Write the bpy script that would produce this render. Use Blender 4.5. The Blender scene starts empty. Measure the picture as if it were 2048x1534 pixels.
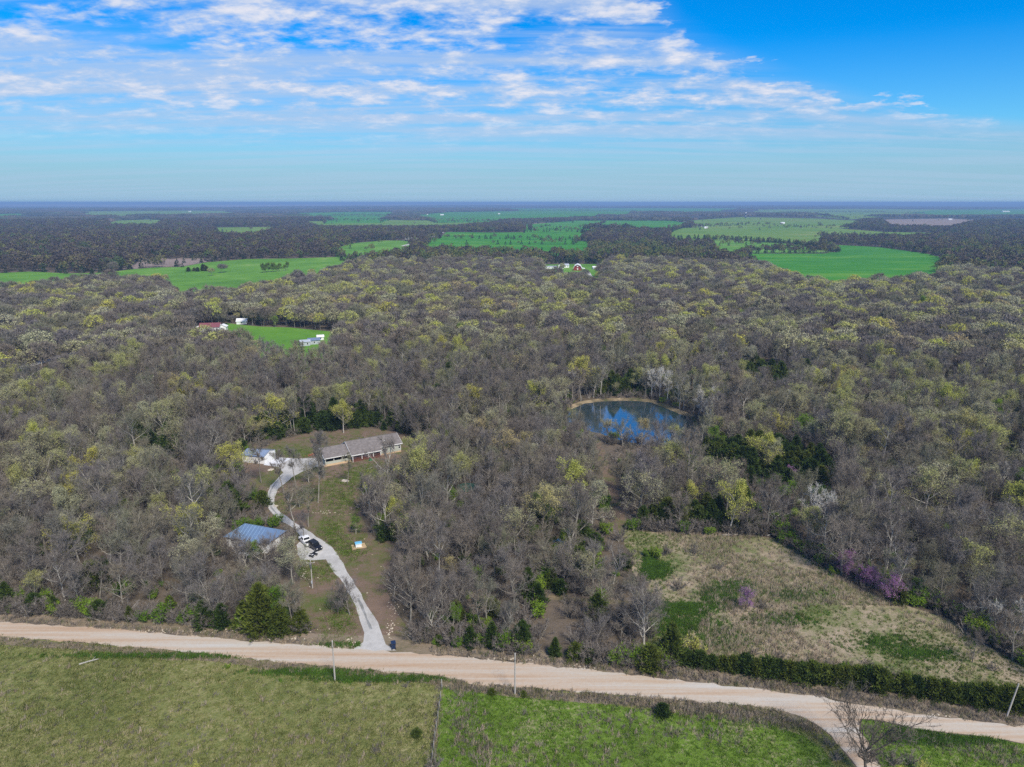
import bpy, math, random
import numpy as np
from mathutils import Vector, Matrix
from mathutils.geometry import delaunay_2d_cdt

# ------------------------------------------------------------------ camera, sky, sun, exposure
SC = bpy.context.scene
COL = SC.collection
R = math.radians
CAM_H, FPX = 85.0, 1419.0            # camera height; focal length in pixels of the 2048 px wide photograph
PITCH = math.atan((767 - 405) / FPX)
cd = bpy.data.cameras.new('camera')
cam = bpy.data.objects.new('camera', cd)
COL.objects.link(cam)
cam.location = (0, 0, CAM_H)
cam.rotation_euler = (R(90) - PITCH, 0, 0)
cd.sensor_width = 36.0
cd.lens = 36.0 * FPX / 2048
cd.clip_start, cd.clip_end = 0.5, 200000
SC.camera = cam

SUN_ELEV, SUN_AZ = R(48), R(152)      # azimuth measured clockwise from +Y: behind and to the right of the camera
SC.view_settings.view_transform = 'Standard'
SC.view_settings.look = 'None'
SC.view_settings.exposure = 0.62
SC.view_settings.gamma = 1.0
SC.cycles.volume_bounces = 0
SC.cycles.max_bounces = 5
SC.cycles.diffuse_bounces = 2
SC.cycles.glossy_bounces = 2
SC.cycles.transparent_max_bounces = 4
SC.cycles.use_denoising = False
SC.cycles.debug_use_spatial_splits = True

W = bpy.data.worlds.new('World')
SC.world = W
W.use_nodes = True
SUNL = bpy.data.lights.new('sun', 'SUN')
SUNL.energy = 3.2
SUNL.angle = R(15)
SUNL.color = (1.0, 0.93, 0.82)
sun = bpy.data.objects.new('sun', SUNL)
COL.objects.link(sun)
_sd = Vector((math.sin(SUN_AZ) * math.cos(SUN_ELEV), math.cos(SUN_AZ) * math.cos(SUN_ELEV), math.sin(SUN_ELEV)))
sun.rotation_euler = _sd.to_track_quat('Z', 'Y').to_euler()


class NT:
    """small helper to write node trees"""
    def __init__(s, tree):
        s.t = tree
        s.n = tree.nodes
        s.n.clear()

    def new(s, typ, **kw):
        nd = s.n.new(typ)
        for k, v in kw.items():
            setattr(nd, k, v)
        return nd

    def put(s, sock, v):
        if v is None:
            return
        if isinstance(v, bpy.types.NodeSocket):
            s.t.links.new(v, sock)
        elif isinstance(v, (tuple, list)) and sock.type == 'RGBA' and len(v) == 3:
            sock.default_value = (*v, 1)
        else:
            sock.default_value = v

    def math(s, op, a, b=None, clamp=False):
        nd = s.new('ShaderNodeMath', operation=op, use_clamp=clamp)
        s.put(nd.inputs[0], a)
        s.put(nd.inputs[1], b)
        return nd.outputs[0]

    def mix(s, f, a, b, blend='MIX'):
        nd = s.new('ShaderNodeMix', data_type='RGBA', blend_type=blend, clamp_factor=True)
        s.put(nd.inputs[0], f)
        s.put(nd.inputs[6], a)
        s.put(nd.inputs[7], b)
        return nd.outputs[2]

    def step(s, v, lo, hi, smooth=True):
        nd = s.new('ShaderNodeMapRange', interpolation_type='SMOOTHSTEP' if smooth else 'LINEAR')
        s.put(nd.inputs[0], v)
        nd.inputs[1].default_value = lo
        nd.inputs[2].default_value = hi
        return nd.outputs[0]

    def noise(s, vec, scale, detail=3.0, rough=0.55, dist=0.0):
        nd = s.new('ShaderNodeTexNoise')
        s.put(nd.inputs['Vector'], vec)
        nd.inputs['Scale'].default_value = scale
        nd.inputs['Detail'].default_value = detail
        nd.inputs['Roughness'].default_value = rough
        nd.inputs['Distortion'].default_value = dist
        return nd.outputs[0]

    def mapping(s, vec, loc=(0, 0, 0), rot=(0, 0, 0), scale=(1, 1, 1)):
        nd = s.new('ShaderNodeMapping')
        s.put(nd.inputs[0], vec)
        nd.inputs[1].default_value = loc
        nd.inputs[2].default_value = rot
        nd.inputs[3].default_value = scale
        return nd.outputs[0]

    def ramp(s, f, stops):
        nd = s.new('ShaderNodeValToRGB')
        s.put(nd.inputs[0], f)
        e = nd.color_ramp.elements
        while len(e) < len(stops):
            e.new(0.5)
        for k, (p, c) in enumerate(stops):
            e[k].position = p
            e[k].color = (*c, 1)
        return nd.outputs[0]


def build_sky():
    n = NT(W.node_tree)
    tc = n.new('ShaderNodeTexCoord').outputs['Generated']
    sky = n.new('ShaderNodeTexSky', sky_type='NISHITA', sun_disc=False, sun_elevation=SUN_ELEV, sun_rotation=SUN_AZ)
    sky.altitude = 300
    sky.air_density = 1.0
    sky.dust_density = 0.3
    sky.ozone_density = 3.0
    sep = n.new('ShaderNodeSeparateXYZ')
    n.put(sep.inputs[0], tc)
    z = n.math('MAXIMUM', sep.outputs[2], 0.0)
    zz = n.math('ADD', z, 0.06)
    px = n.math('DIVIDE', sep.outputs[0], zz)
    py = n.math('DIVIDE', sep.outputs[1], zz)
    comb = n.new('ShaderNodeCombineXYZ')
    n.put(comb.inputs[0], px)
    n.put(comb.inputs[1], py)
    p = comb.outputs[0]                                   # position on the cloud sheet, in units of its height
    # deep blue air, whiter close to the horizon
    hs = n.new('ShaderNodeHueSaturation')
    hs.inputs['Hue'].default_value = 0.497
    hs.inputs['Saturation'].default_value = 1.65
    hs.inputs['Value'].default_value = 1.0
    n.put(hs.inputs['Color'], sky.outputs[0])
    air = n.mix(1.0, hs.outputs[0], (0.055, 0.118, 0.150), 'MULTIPLY')
    # cloud bank: its edge runs diagonally over the sheet, with a clear gap in front of it
    pxc = n.math('MINIMUM', px, 4.2)
    curve = n.math('SUBTRACT', n.math('MULTIPLY', pxc, 1.45), n.math('MULTIPLY', n.math('MULTIPLY', pxc, pxc), 0.17))
    edge = n.math('SUBTRACT', py, curve)
    edge = n.math('ADD', edge, n.math('MULTIPLY', n.math('MAXIMUM', n.math('SUBTRACT', 0.75, px), 0.0), 0.9))
    # cloud heaps have height of their own, so they are foreshortened less than the sheet
    zb = n.math('ADD', z, 0.20)
    cb = n.new('ShaderNodeCombineXYZ')
    n.put(cb.inputs[0], n.math('DIVIDE', sep.outputs[0], zb))
    n.put(cb.inputs[1], n.math('DIVIDE', sep.outputs[1], zb))
    pb = n.mapping(cb.outputs[0], (2.3, 0.7, 0), (0, 0, R(8)), (1.0, 1.25, 1))
    wob = n.noise(pb, 4.5, 8, 0.62)
    e1 = n.math('ADD', edge, n.math('MULTIPLY', n.math('SUBTRACT', wob, 0.5), 2.2))
    bank = n.step(e1, 2.40, 2.72)
    bank2 = n.math('SUBTRACT', 1.0, n.step(e1, -0.8, 0.5))
    cover = n.math('MAXIMUM', bank, bank2)
    soft = n.math('MAXIMUM', n.step(edge, 2.3, 3.3), bank2)
    big = n.noise(pb, 2.2, 3, 0.5)
    puff = n.noise(pb, 6.4, 9, 0.60, 0.15)
    puff2 = n.noise(n.mapping(pb, (3, 7, 0)), 24.0, 4, 0.6)
    streak = n.noise(n.mapping(p, (1, 2, 0), (0, 0, R(14)), (0.22, 1.3, 1)), 1.3, 6, 0.6, 0.4)
    body = n.math('ADD', n.math('ADD', n.math('MULTIPLY', puff, 0.58), n.math('MULTIPLY', puff2, 0.14)), n.math('MULTIPLY', big, 0.30))
    dens = n.step(n.math('ADD', body, n.math('MULTIPLY', cover, 0.22)), 0.645, 0.83)
    dens = n.math('MULTIPLY', dens, cover)
    thin = n.math('MULTIPLY', n.step(streak, 0.36, 0.64), soft)
    thin = n.math('MULTIPLY', thin, 0.75)
    # thin veil of high cloud, thicker where the eye looks along it
    low = n.math('SUBTRACT', 1.0, n.step(z, 0.0, 0.19, False))
    veil = n.math('MULTIPLY', n.math('MULTIPLY', low, 0.9), n.math('ADD', n.math('MULTIPLY', soft, 0.5), 0.5))
    col = n.mix(veil, air, (0.245, 0.40, 0.56))
    hzw = n.math('SUBTRACT', 1.0, n.step(z, 0.0, 0.09))
    col = n.mix(n.math('MULTIPLY', hzw, 0.75), col, (0.33, 0.53, 0.68))
    far_fade = n.step(z, 0.025, 0.13)
    col = n.mix(n.math('MULTIPLY', thin, n.math('ADD', n.math('MULTIPLY', far_fade, 0.65), 0.35)), col, (0.44, 0.56, 0.76))
    lit = n.ramp(body, [(0.46, (0.38, 0.52, 0.76)), (0.55, (0.53, 0.62, 0.79)), (0.66, (0.84, 0.81, 0.84))])
    f2 = n.math('MULTIPLY', dens, n.step(z, 0.05, 0.14))
    col = n.mix(n.math('MULTIPLY', f2, 0.92), col, lit)
    bg = n.new('ShaderNodeBackground')
    n.put(bg.inputs[0], col)
    bg.inputs[1].default_value = 0.70
    out = n.new('ShaderNodeOutputWorld')
    n.put(out.inputs[0], bg.outputs[0])


build_sky()

# ------------------------------------------------------------------ projection helpers and terrain
rnd = random.Random(7)
nrg = np.random.default_rng(11)


def sstep(a, b, x):
    t = np.clip((np.asarray(x, float) - a) / (b - a), 0, 1)
    return t * t * (3 - 2 * t)


def terr(x, y):
    x = np.asarray(x, float)
    y = np.asarray(y, float)
    r = np.hypot(x, y)
    s = sstep(420, 1500, r)
    h = s * (2.6 * np.sin(x / 300 + 1.0) * np.cos(y / 390 + .4) + 3.4 * np.sin((x + .6 * y) / 760 + 2) + 1.6 * np.sin((y - .5 * x) / 260))
    s2 = sstep(5000, 15000, r)
    h = h + s2 * (9 * np.sin(x / 2900 + 1.3) + 8 * np.sin(x / 1300 - y / 5000) + 7 * np.sin(y / 2400 + x / 6000) + 6)
    return h


def P(px, py, z=0.0):
    """photograph pixel -> place on the terrain (or on a surface z metres above it)"""
    a = (px - 1024) / FPX
    b = (767 - py) / FPX
    dx, dy, dz = a, math.cos(PITCH) + b * math.sin(PITCH), -math.sin(PITCH) + b * math.cos(PITCH)
    t = (z - CAM_H) / dz if dz < -1e-5 else 6e4
    t = min(t, 6e4)
    for _ in range(6):
        zz = float(terr(dx * t, dy * t)) + z
        if dz < -1e-5:
            t = min(0.5 * t + 0.5 * (zz - CAM_H) / dz, 6e4)
    return (dx * t, dy * t)


def project(x, y, z):
    dz = z - CAM_H
    f = y * math.cos(PITCH) - dz * math.sin(PITCH)
    u = y * math.sin(PITCH) + dz * math.cos(PITCH)
    f = np.where(f < 1, 1, f)
    return 1024 + FPX * x / f, 767 - FPX * u / f


def inpoly(poly, x, y):
    poly = np.asarray(poly)
    ins = np.zeros(len(x), bool)
    j = len(poly) - 1
    for i in range(len(poly)):
        xi, yi = poly[i]
        xj, yj = poly[j]
        if yi != yj:
            c = ((yi > y) != (yj > y)) & (x < (xj - xi) * (y - yi) / (yj - yi) + xi)
            ins ^= c
        j = i
    return ins


def dist_line(pts, x, y):
    d = np.full(len(x), 1e9)
    for (ax, ay), (bx, by) in zip(pts[:-1], pts[1:]):
        vx, vy = bx - ax, by - ay
        L = max(vx * vx + vy * vy, 1e-9)
        t = np.clip(((x - ax) * vx + (y - ay) * vy) / L, 0, 1)
        d = np.minimum(d, np.hypot(x - ax - t * vx, y - ay - t * vy))
    return d


# ------------------------------------------------------------------ materials
MATS = {}


def new_mat(name):
    m = bpy.data.materials.new(name)
    m.use_nodes = True
    MATS[name] = m
    return m, NT(m.node_tree)


def finish(n, color, rough=0.9, bump=None, bump_d=0.1, spec=0.3, metal=0.0):
    b = n.new('ShaderNodeBsdfPrincipled')
    n.put(b.inputs['Base Color'], color)
    n.put(b.inputs['Roughness'], rough)
    b.inputs['Specular IOR Level'].default_value = spec
    b.inputs['Metallic'].default_value = metal
    if bump is not None:
        bn = n.new('ShaderNodeBump')
        bn.inputs['Strength'].default_value = 1.0
        bn.inputs['Distance'].default_value = bump_d
        n.put(bn.inputs['Height'], bump)
        n.put(b.inputs['Normal'], bn.outputs[0])
    o = n.new('ShaderNodeOutputMaterial')
    n.put(o.inputs[0], b.outputs[0])


def pos_of(n):
    return n.new('ShaderNodeNewGeometry').outputs['Position']


def ground_mat(name, stops, s1, s2, s3=2.2, bump_d=0.15, w=(0.5, 0.3, 0.2), rot=0.0, scale=(1, 1, 1), speck=None, rough=0.95):
    """three octaves of noise picked through a colour ramp: broad patches, clumps, grain"""
    m, n = new_mat(name)
    p = n.mapping(pos_of(n), rot=(0, 0, rot), scale=scale)
    a = n.noise(p, s1, 4, 0.6, 0.6)
    b = n.noise(p, s2, 4, 0.6)
    c = n.noise(p, s3, 3, 0.7)
    f = n.math('ADD', n.math('ADD', n.math('MULTIPLY', a, w[0]), n.math('MULTIPLY', b, w[1])), n.math('MULTIPLY', c, w[2]))
    col = n.ramp(f, stops)
    if speck:
        sp = n.step(n.noise(p, speck[0], 2, 0.5), speck[1], speck[1] + 0.05)
        col = n.mix(n.math('MULTIPLY', sp, speck[3]), col, speck[2])
    finish(n, col, rough, c, bump_d, 0.15)
    return m


def plain_mat(name, c, rough=0.6, var=0.15, scale=1.5, metal=0.0, spec=0.4, bump=0.0):
    m, n = new_mat(name)
    tc = n.new('ShaderNodeTexCoord').outputs['Object']
    nz = n.noise(tc, scale, 4, 0.6)
    dark = tuple(v * (1 - var) for v in c)
    lite = tuple(min(v * (1 + var), 1) for v in c)
    col = n.ramp(nz, [(0.3, dark), (0.7, lite)])
    finish(n, col, rough, nz if bump else None, bump or 0.1, spec, metal)
    return m


def leaf_mat(name, stops, trans=0.25, var=0.35, vscale=0.6, rough=0.8):
    """foliage or bark: colour picked per plant, then varied from clump to clump"""
    m, n = new_mat(name)
    oi = n.new('ShaderNodeObjectInfo').outputs['Random']
    col = n.ramp(oi, stops)
    nz = n.noise(pos_of(n), vscale, 2, 0.6)
    k = n.new('ShaderNodeMapRange')
    n.put(k.inputs[0], nz)
    k.inputs[1].default_value, k.inputs[2].default_value = 0.3, 0.7
    k.inputs[3].default_value, k.inputs[4].default_value = 1 - var, 1 + var
    vm = n.new('ShaderNodeVectorMath', operation='SCALE')
    n.put(vm.inputs[0], col)
    n.put(vm.inputs['Scale'], k.outputs[0])
    d = n.new('ShaderNodeBsdfDiffuse')
    n.put(d.inputs[0], vm.outputs[0])
    sh = d.outputs[0]
    if trans > 0:
        t = n.new('ShaderNodeBsdfTranslucent')
        n.put(t.inputs[0], vm.outputs[0])
        mx = n.new('ShaderNodeMixShader')
        mx.inputs[0].default_value = trans
        n.put(mx.inputs[1], d.outputs[0])
        n.put(mx.inputs[2], t.outputs[0])
        sh = mx.outputs[0]
    o = n.new('ShaderNodeOutputMaterial')
    n.put(o.inputs[0], sh)
    return m


ground_mat('forest_floor', [(0.30, (0.058, 0.052, 0.032)), (0.45, (0.110, 0.088, 0.060)), (0.58, (0.165, 0.130, 0.098)), (0.70, (0.10, 0.110, 0.045))], 0.05, 0.35, 2.4, 0.25)
ground_mat('pasture_olive', [(0.36, (0.080, 0.100, 0.028)), (0.45, (0.135, 0.152, 0.044)), (0.53, (0.200, 0.200, 0.070)), (0.62, (0.32, 0.27, 0.15))], 0.05, 0.6, 2.2, 0.2, (0.34, 0.33, 0.33))
ground_mat('pasture_bright', [(0.34, (0.090, 0.100, 0.034)), (0.43, (0.095, 0.145, 0.022)), (0.53, (0.125, 0.205, 0.024)), (0.62, (0.28, 0.255, 0.14))], 0.08, 0.5, 2.0, 0.2, (0.36, 0.34, 0.30))
ground_mat('old_field', [(0.36, (0.085, 0.130, 0.032)), (0.46, (0.17, 0.175, 0.075)), (0.55, (0.33, 0.265, 0.18)), (0.68, (0.45, 0.36, 0.265))], 0.06, 0.5, 2.4, 0.2, (0.4, 0.35, 0.25))
ground_mat('yard', [(0.34, (0.085, 0.125, 0.026)), (0.44, (0.115, 0.120, 0.042)), (0.52, (0.170, 0.120, 0.085)), (0.66, (0.215, 0.150, 0.110))], 0.06, 0.42, 2.4, 0.15, (0.5, 0.3, 0.2), speck=(0.9, 0.70, (0.55, 0.46, 0.33), 0.8))
ground_mat('verge', [(0.32, (0.080, 0.095, 0.032)), (0.46, (0.185, 0.150, 0.095)), (0.58, (0.270, 0.210, 0.155)), (0.74, (0.46, 0.38, 0.29))], 0.10, 0.6, 2.6, 0.15, (0.35, 0.35, 0.3), rot=R(9), scale=(0.5, 1.3, 1))
ground_mat('bank', [(0.38, (0.06, 0.075, 0.03)), (0.5, (0.15, 0.12, 0.07)), (0.62, (0.34, 0.26, 0.16))], 0.09, 0.4, 2.4, 0.15)
ground_mat('crop_green', [(0.36, (0.028, 0.150, 0.008)), (0.5, (0.042, 0.205, 0.010)), (0.62, (0.11, 0.26, 0.018))], 0.006, 0.03, 0.12, 0.2, rot=R(20), scale=(0.5, 1.6, 1))
ground_mat('meadow_green', [(0.35, (0.062, 0.165, 0.018)), (0.50, (0.105, 0.245, 0.024)), (0.58, (0.14, 0.28, 0.04)), (0.68, (0.36, 0.34, 0.14))], 0.012, 0.05, 0.3, 0.2)
ground_mat('field_pale', [(0.36, (0.075, 0.155, 0.016)), (0.5, (0.12, 0.225, 0.022)), (0.66, (0.24, 0.25, 0.07))], 0.006, 0.03, 0.12, 0.2, rot=R(-15), scale=(0.5, 1.4, 1))
ground_mat('field_fallow', [(0.35, (0.20, 0.15, 0.125)), (0.55, (0.27, 0.21, 0.175)), (0.75, (0.22, 0.24, 0.12))], 0.008, 0.05, 0.4, 0.2)
ground_mat('far_country', [(0.36, (0.030, 0.045, 0.030)), (0.48, (0.060, 0.055, 0.045)), (0.56, (0.075, 0.075, 0.05)), (0.66, (0.06, 0.19, 0.06))], 0.0011, 0.005, 0.03, 0.2, (0.5, 0.3, 0.2), scale=(0.5, 1.0, 1))
ground_mat('sunlit_plain', [(0.35, (0.34, 0.22, 0.19)), (0.55, (0.46, 0.33, 0.28)), (0.75, (0.52, 0.40, 0.34))], 0.0006, 0.003, 0.02, 0.2)  # pale pink of sun breaking on the far land, put into the colour
ground_mat('driveway_gravel', [(0.36, (0.33, 0.315, 0.29)), (0.5, (0.45, 0.435, 0.405)), (0.64, (0.55, 0.53, 0.50))], 0.12, 0.8, 4.0, 0.06)
ground_mat('rut_gravel', [(0.36, (0.16, 0.16, 0.14)), (0.5, (0.26, 0.26, 0.25)), (0.66, (0.40, 0.40, 0.40))], 0.3, 1.0, 4.0, 0.06)
ground_mat('concrete', [(0.34, (0.55, 0.55, 0.56)), (0.66, (0.68, 0.68, 0.69))], 0.3, 1.0, 4.0, 0.02)


def road_mat():
    m, n = new_mat('road_gravel')
    p = pos_of(n)
    pr = n.mapping(p, rot=(0, 0, R(9.5)), scale=(0.02, 0.62, 1))
    a = n.noise(pr, 1.0, 4, 0.62, 0.3)
    b = n.noise(n.mapping(p, rot=(0, 0, R(9.5)), scale=(0.012, 0.05, 1)), 1.0, 3, 0.5)
    c = n.noise(p, 1.3, 5, 0.7)
    f = n.math('ADD', n.math('ADD', n.math('MULTIPLY', a, 0.5), n.math('MULTIPLY', b, 0.35)), n.math('MULTIPLY', c, 0.15))
    col = n.ramp(f, [(0.36, (0.50, 0.475, 0.43)), (0.44, (0.48, 0.43, 0.36)), (0.52, (0.46, 0.36, 0.265)), (0.62, (0.40, 0.27, 0.17))])
    finish(n, col, 0.95, c, 0.05, 0.1)


road_mat()
leaf_mat('bark', [(0.0, (0.18, 0.16, 0.13)), (0.6, (0.27, 0.25, 0.21)), (1.0, (0.46, 0.43, 0.37))], 0, 0.25, 1.5)
leaf_mat('bark_white', [(0.0, (0.42, 0.40, 0.36)), (1.0, (0.55, 0.53, 0.48))], 0, 0.25, 1.0)
leaf_mat('bark_dark', [(0.0, (0.10, 0.085, 0.07)), (1.0, (0.14, 0.12, 0.10))], 0, 0.25, 1.0)
leaf_mat('twigs', [(0.0, (0.145, 0.122, 0.100)), (0.3, (0.180, 0.162, 0.150)), (0.6, (0.208, 0.174, 0.136)), (0.85, (0.188, 0.188, 0.118)), (1.0, (0.168, 0.150, 0.15))], 0, 0.2, 0.5)
leaf_mat('buds', [(0.0, (0.35, 0.33, 0.185)), (0.35, (0.44, 0.42, 0.24)), (0.6, (0.40, 0.41, 0.15)), (0.85, (0.48, 0.48, 0.155)), (1.0, (0.44, 0.35, 0.18))], 0.3, 0.25, 0.5)
leaf_mat('buds_yellow', [(0.0, (0.52, 0.48, 0.11)), (1.0, (0.47, 0.50, 0.115))], 0.3, 0.25, 0.5)
leaf_mat('buds_cream', [(0.0, (0.46, 0.44, 0.28)), (1.0, (0.42, 0.42, 0.25))], 0.3, 0.25, 0.5)
leaf_mat('fresh_leaves', [(0.0, (0.11, 0.20, 0.020)), (0.5, (0.17, 0.28, 0.028)), (1.0, (0.24, 0.33, 0.04))], 0.35, 0.3, 0.5)
leaf_mat('cedar_needles', [(0.0, (0.050, 0.082, 0.020)), (0.5, (0.080, 0.118, 0.026)), (1.0, (0.125, 0.145, 0.030))], 0.25, 0.4, 0.7)
leaf_mat('cedar_bronze', [(0.0, (0.090, 0.122, 0.024)), (1.0, (0.12, 0.145, 0.028))], 0.25, 0.4, 0.7)
leaf_mat('redbud_flowers', [(0.0, (0.44, 0.20, 0.43)), (1.0, (0.38, 0.18, 0.39))], 0.3, 0.25, 0.7)
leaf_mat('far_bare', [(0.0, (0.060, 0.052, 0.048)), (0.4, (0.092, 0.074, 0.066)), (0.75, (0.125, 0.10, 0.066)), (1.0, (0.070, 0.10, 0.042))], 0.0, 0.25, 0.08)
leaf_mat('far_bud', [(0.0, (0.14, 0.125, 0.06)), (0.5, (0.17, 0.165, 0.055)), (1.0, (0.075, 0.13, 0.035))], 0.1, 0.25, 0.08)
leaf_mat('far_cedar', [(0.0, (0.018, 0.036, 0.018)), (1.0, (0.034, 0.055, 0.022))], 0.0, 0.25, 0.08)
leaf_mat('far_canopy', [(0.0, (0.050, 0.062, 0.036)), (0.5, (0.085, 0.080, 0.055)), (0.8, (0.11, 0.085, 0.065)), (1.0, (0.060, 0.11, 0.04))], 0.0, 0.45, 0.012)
leaf_mat('dry_grass', [(0.0, (0.16, 0.19, 0.075)), (0.25, (0.36, 0.29, 0.20)), (0.75, (0.50, 0.41, 0.31)), (1.0, (0.24, 0.24, 0.12))], 0.25, 0.2, 0.4)
leaf_mat('green_grass', [(0.0, (0.065, 0.125, 0.022)), (1.0, (0.11, 0.205, 0.03))], 0.25, 0.25, 0.4)
leaf_mat('olive_grass', [(0.0, (0.085, 0.105, 0.032)), (0.5, (0.150, 0.172, 0.048)), (0.8, (0.25, 0.255, 0.085)), (1.0, (0.46, 0.38, 0.25))], 0.25, 0.25, 0.4)
leaf_mat('bright_grass', [(0.0, (0.075, 0.13, 0.016)), (0.5, (0.105, 0.19, 0.020)), (0.82, (0.155, 0.25, 0.032)), (1.0, (0.38, 0.34, 0.20))], 0.25, 0.25, 0.4)
leaf_mat('weed_grey', [(0.0, (0.16, 0.14, 0.115)), (1.0, (0.23, 0.20, 0.175))], 0.1, 0.2, 0.4)
plain_mat('stone', (0.52, 0.45, 0.35), 0.95, 0.3, 2.0)
plain_mat('siding', (0.40, 0.42, 0.36), 0.7, 0.05, 2.0)
plain_mat('white_paint', (0.80, 0.80, 0.78), 0.55, 0.04, 1.0)
plain_mat('metal_white', (0.80, 0.80, 0.79), 0.45, 0.05, 1.0)
plain_mat('shingles', (0.175, 0.155, 0.145), 0.95, 0.25, 1.2, bump=0.05)
plain_mat('wood_red', (0.16, 0.065, 0.045), 0.8, 0.25, 1.5)
plain_mat('wood_grey', (0.36, 0.34, 0.30), 0.9, 0.25, 1.0)
plain_mat('foundation', (0.50, 0.36, 0.22), 0.95, 0.15, 1.5)
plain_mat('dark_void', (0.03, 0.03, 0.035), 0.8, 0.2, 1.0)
plain_mat('red_paint', (0.24, 0.035, 0.03), 0.7, 0.15, 0.5)
plain_mat('red_roof', (0.20, 0.065, 0.075), 0.6, 0.15, 0.5)
plain_mat('grey_metal', (0.42, 0.45, 0.50), 0.5, 0.15, 0.3)
plain_mat('rubber', (0.02, 0.02, 0.022), 0.85, 0.2, 3.0)
plain_mat('steel', (0.5, 0.5, 0.52), 0.35, 0.1, 3.0, 0.9)
plain_mat('car_white', (0.80, 0.80, 0.80), 0.25, 0.02, 1.0, 0.0, 0.6)
plain_mat('car_black', (0.012, 0.012, 0.016), 0.25, 0.02, 1.0, 0.0, 0.6)
plain_mat('glass_dark', (0.015, 0.018, 0.022), 0.08, 0.05, 1.0, 0.0, 0.8)
plain_mat('lamp_glass', (0.8, 0.8, 0.78), 0.15, 0.02, 1.0)
plain_mat('lamp_red', (0.35, 0.02, 0.02), 0.2, 0.02, 1.0)
plain_mat('bin_blue', (0.012, 0.028, 0.075), 0.5, 0.1, 2.0)
plain_mat('lid_blue', (0.15, 0.45, 0.66), 0.5, 0.08, 2.0)
plain_mat('tarp_blue', (0.05, 0.16, 0.40), 0.45, 0.15, 1.0)
plain_mat('brick_red', (0.34, 0.12, 0.06), 0.9, 0.3, 2.0)
plain_mat('green_plastic', (0.02, 0.18, 0.07), 0.5, 0.1, 2.0)
plain_mat('pole_wood', (0.40, 0.37, 0.33), 0.9, 0.15, 1.0)


def metal_roof(name, c, rough):
    m, n = new_mat(name)
    tc = n.new('ShaderNodeTexCoord').outputs['Object']
    nz = n.noise(tc, 0.5, 3, 0.6)
    col = n.ramp(nz, [(0.3, tuple(v * 0.85 for v in c)), (0.7, c)])
    b = n.new('ShaderNodeBsdfPrincipled')
    n.put(b.inputs['Base Color'], col)
    b.inputs['Roughness'].default_value = rough
    b.inputs['Metallic'].default_value = 0.75
    o = n.new('ShaderNodeOutputMaterial')
    n.put(o.inputs[0], b.outputs[0])


metal_roof('metal_roof', (0.62, 0.70, 0.80), 0.30)
metal_roof('metal_roof_sky_tint', (0.42, 0.58, 0.74), 0.35)  # blue of the reflected sky put into the metal's base colour


def water_mat(name, c, rough, spec=1.0, mirror=0.0):
    m, n = new_mat(name)
    nz = n.noise(n.mapping(pos_of(n), scale=(1, 1.6, 1)), 0.9, 3, 0.6)
    b = n.new('ShaderNodeBsdfPrincipled')
    b.inputs['Base Color'].default_value = (*c, 1)
    b.inputs['Roughness'].default_value = rough
    b.inputs['IOR'].default_value = 1.33
    b.inputs['Specular IOR Level'].default_value = spec
    bn = n.new('ShaderNodeBump')
    bn.inputs['Strength'].default_value = 0.35
    bn.inputs['Distance'].default_value = 0.03
    n.put(bn.inputs['Height'], nz)
    n.put(b.inputs['Normal'], bn.outputs[0])
    gl = n.new('ShaderNodeBsdfGlossy')
    gl.inputs['Roughness'].default_value = rough
    gl.inputs['Color'].default_value = (0.98, 0.92, 0.92, 1)
    n.put(gl.inputs['Normal'], bn.outputs[0])
    mx = n.new('ShaderNodeMixShader')
    mx.inputs[0].default_value = mirror
    n.put(mx.inputs[1], b.outputs[0])
    n.put(mx.inputs[2], gl.outputs[0])
    o = n.new('ShaderNodeOutputMaterial')
    n.put(o.inputs[0], mx.outputs[0])


water_mat('pond_water', (0.030, 0.055, 0.065), 0.04, 1.0, 0.34)
water_mat('pool_green', (0.03, 0.13, 0.10), 0.15, 0.5)

# ------------------------------------------------------------------ object helpers


def tag(o, label=None, cat=None, group=None, kind=None):
    if label:
        o['label'] = label
    if cat:
        o['category'] = cat
    if group:
        o['group'] = group
    if kind:
        o['kind'] = kind
    return o


def mesh(name, v, f, mats, midx=None, smooth=False):
    me = bpy.data.meshes.new(name)
    me.from_pydata(v if isinstance(v, list) else np.asarray(v).tolist(), [], f)
    for m in (mats if isinstance(mats, (list, tuple)) else [mats]):
        me.materials.append(MATS[m] if isinstance(m, str) else m)
    if midx is not None:
        me.polygons.foreach_set('material_index', midx)
    if smooth:
        me.polygons.foreach_set('use_smooth', [True] * len(me.polygons))
    me.update()
    return me


def link(name, me, parent=None, loc=None, rot=None):
    o = bpy.data.objects.new(name, me)
    COL.objects.link(o)
    if parent is not None:
        o.parent = parent
    if loc is not None:
        o.location = loc
    if rot is not None:
        o.rotation_euler = rot
    return o


def empty(name, loc, rz=0.0):
    o = link(name, None, None, loc, (0, 0, rz))
    o.empty_display_size = 1
    return o


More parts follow.
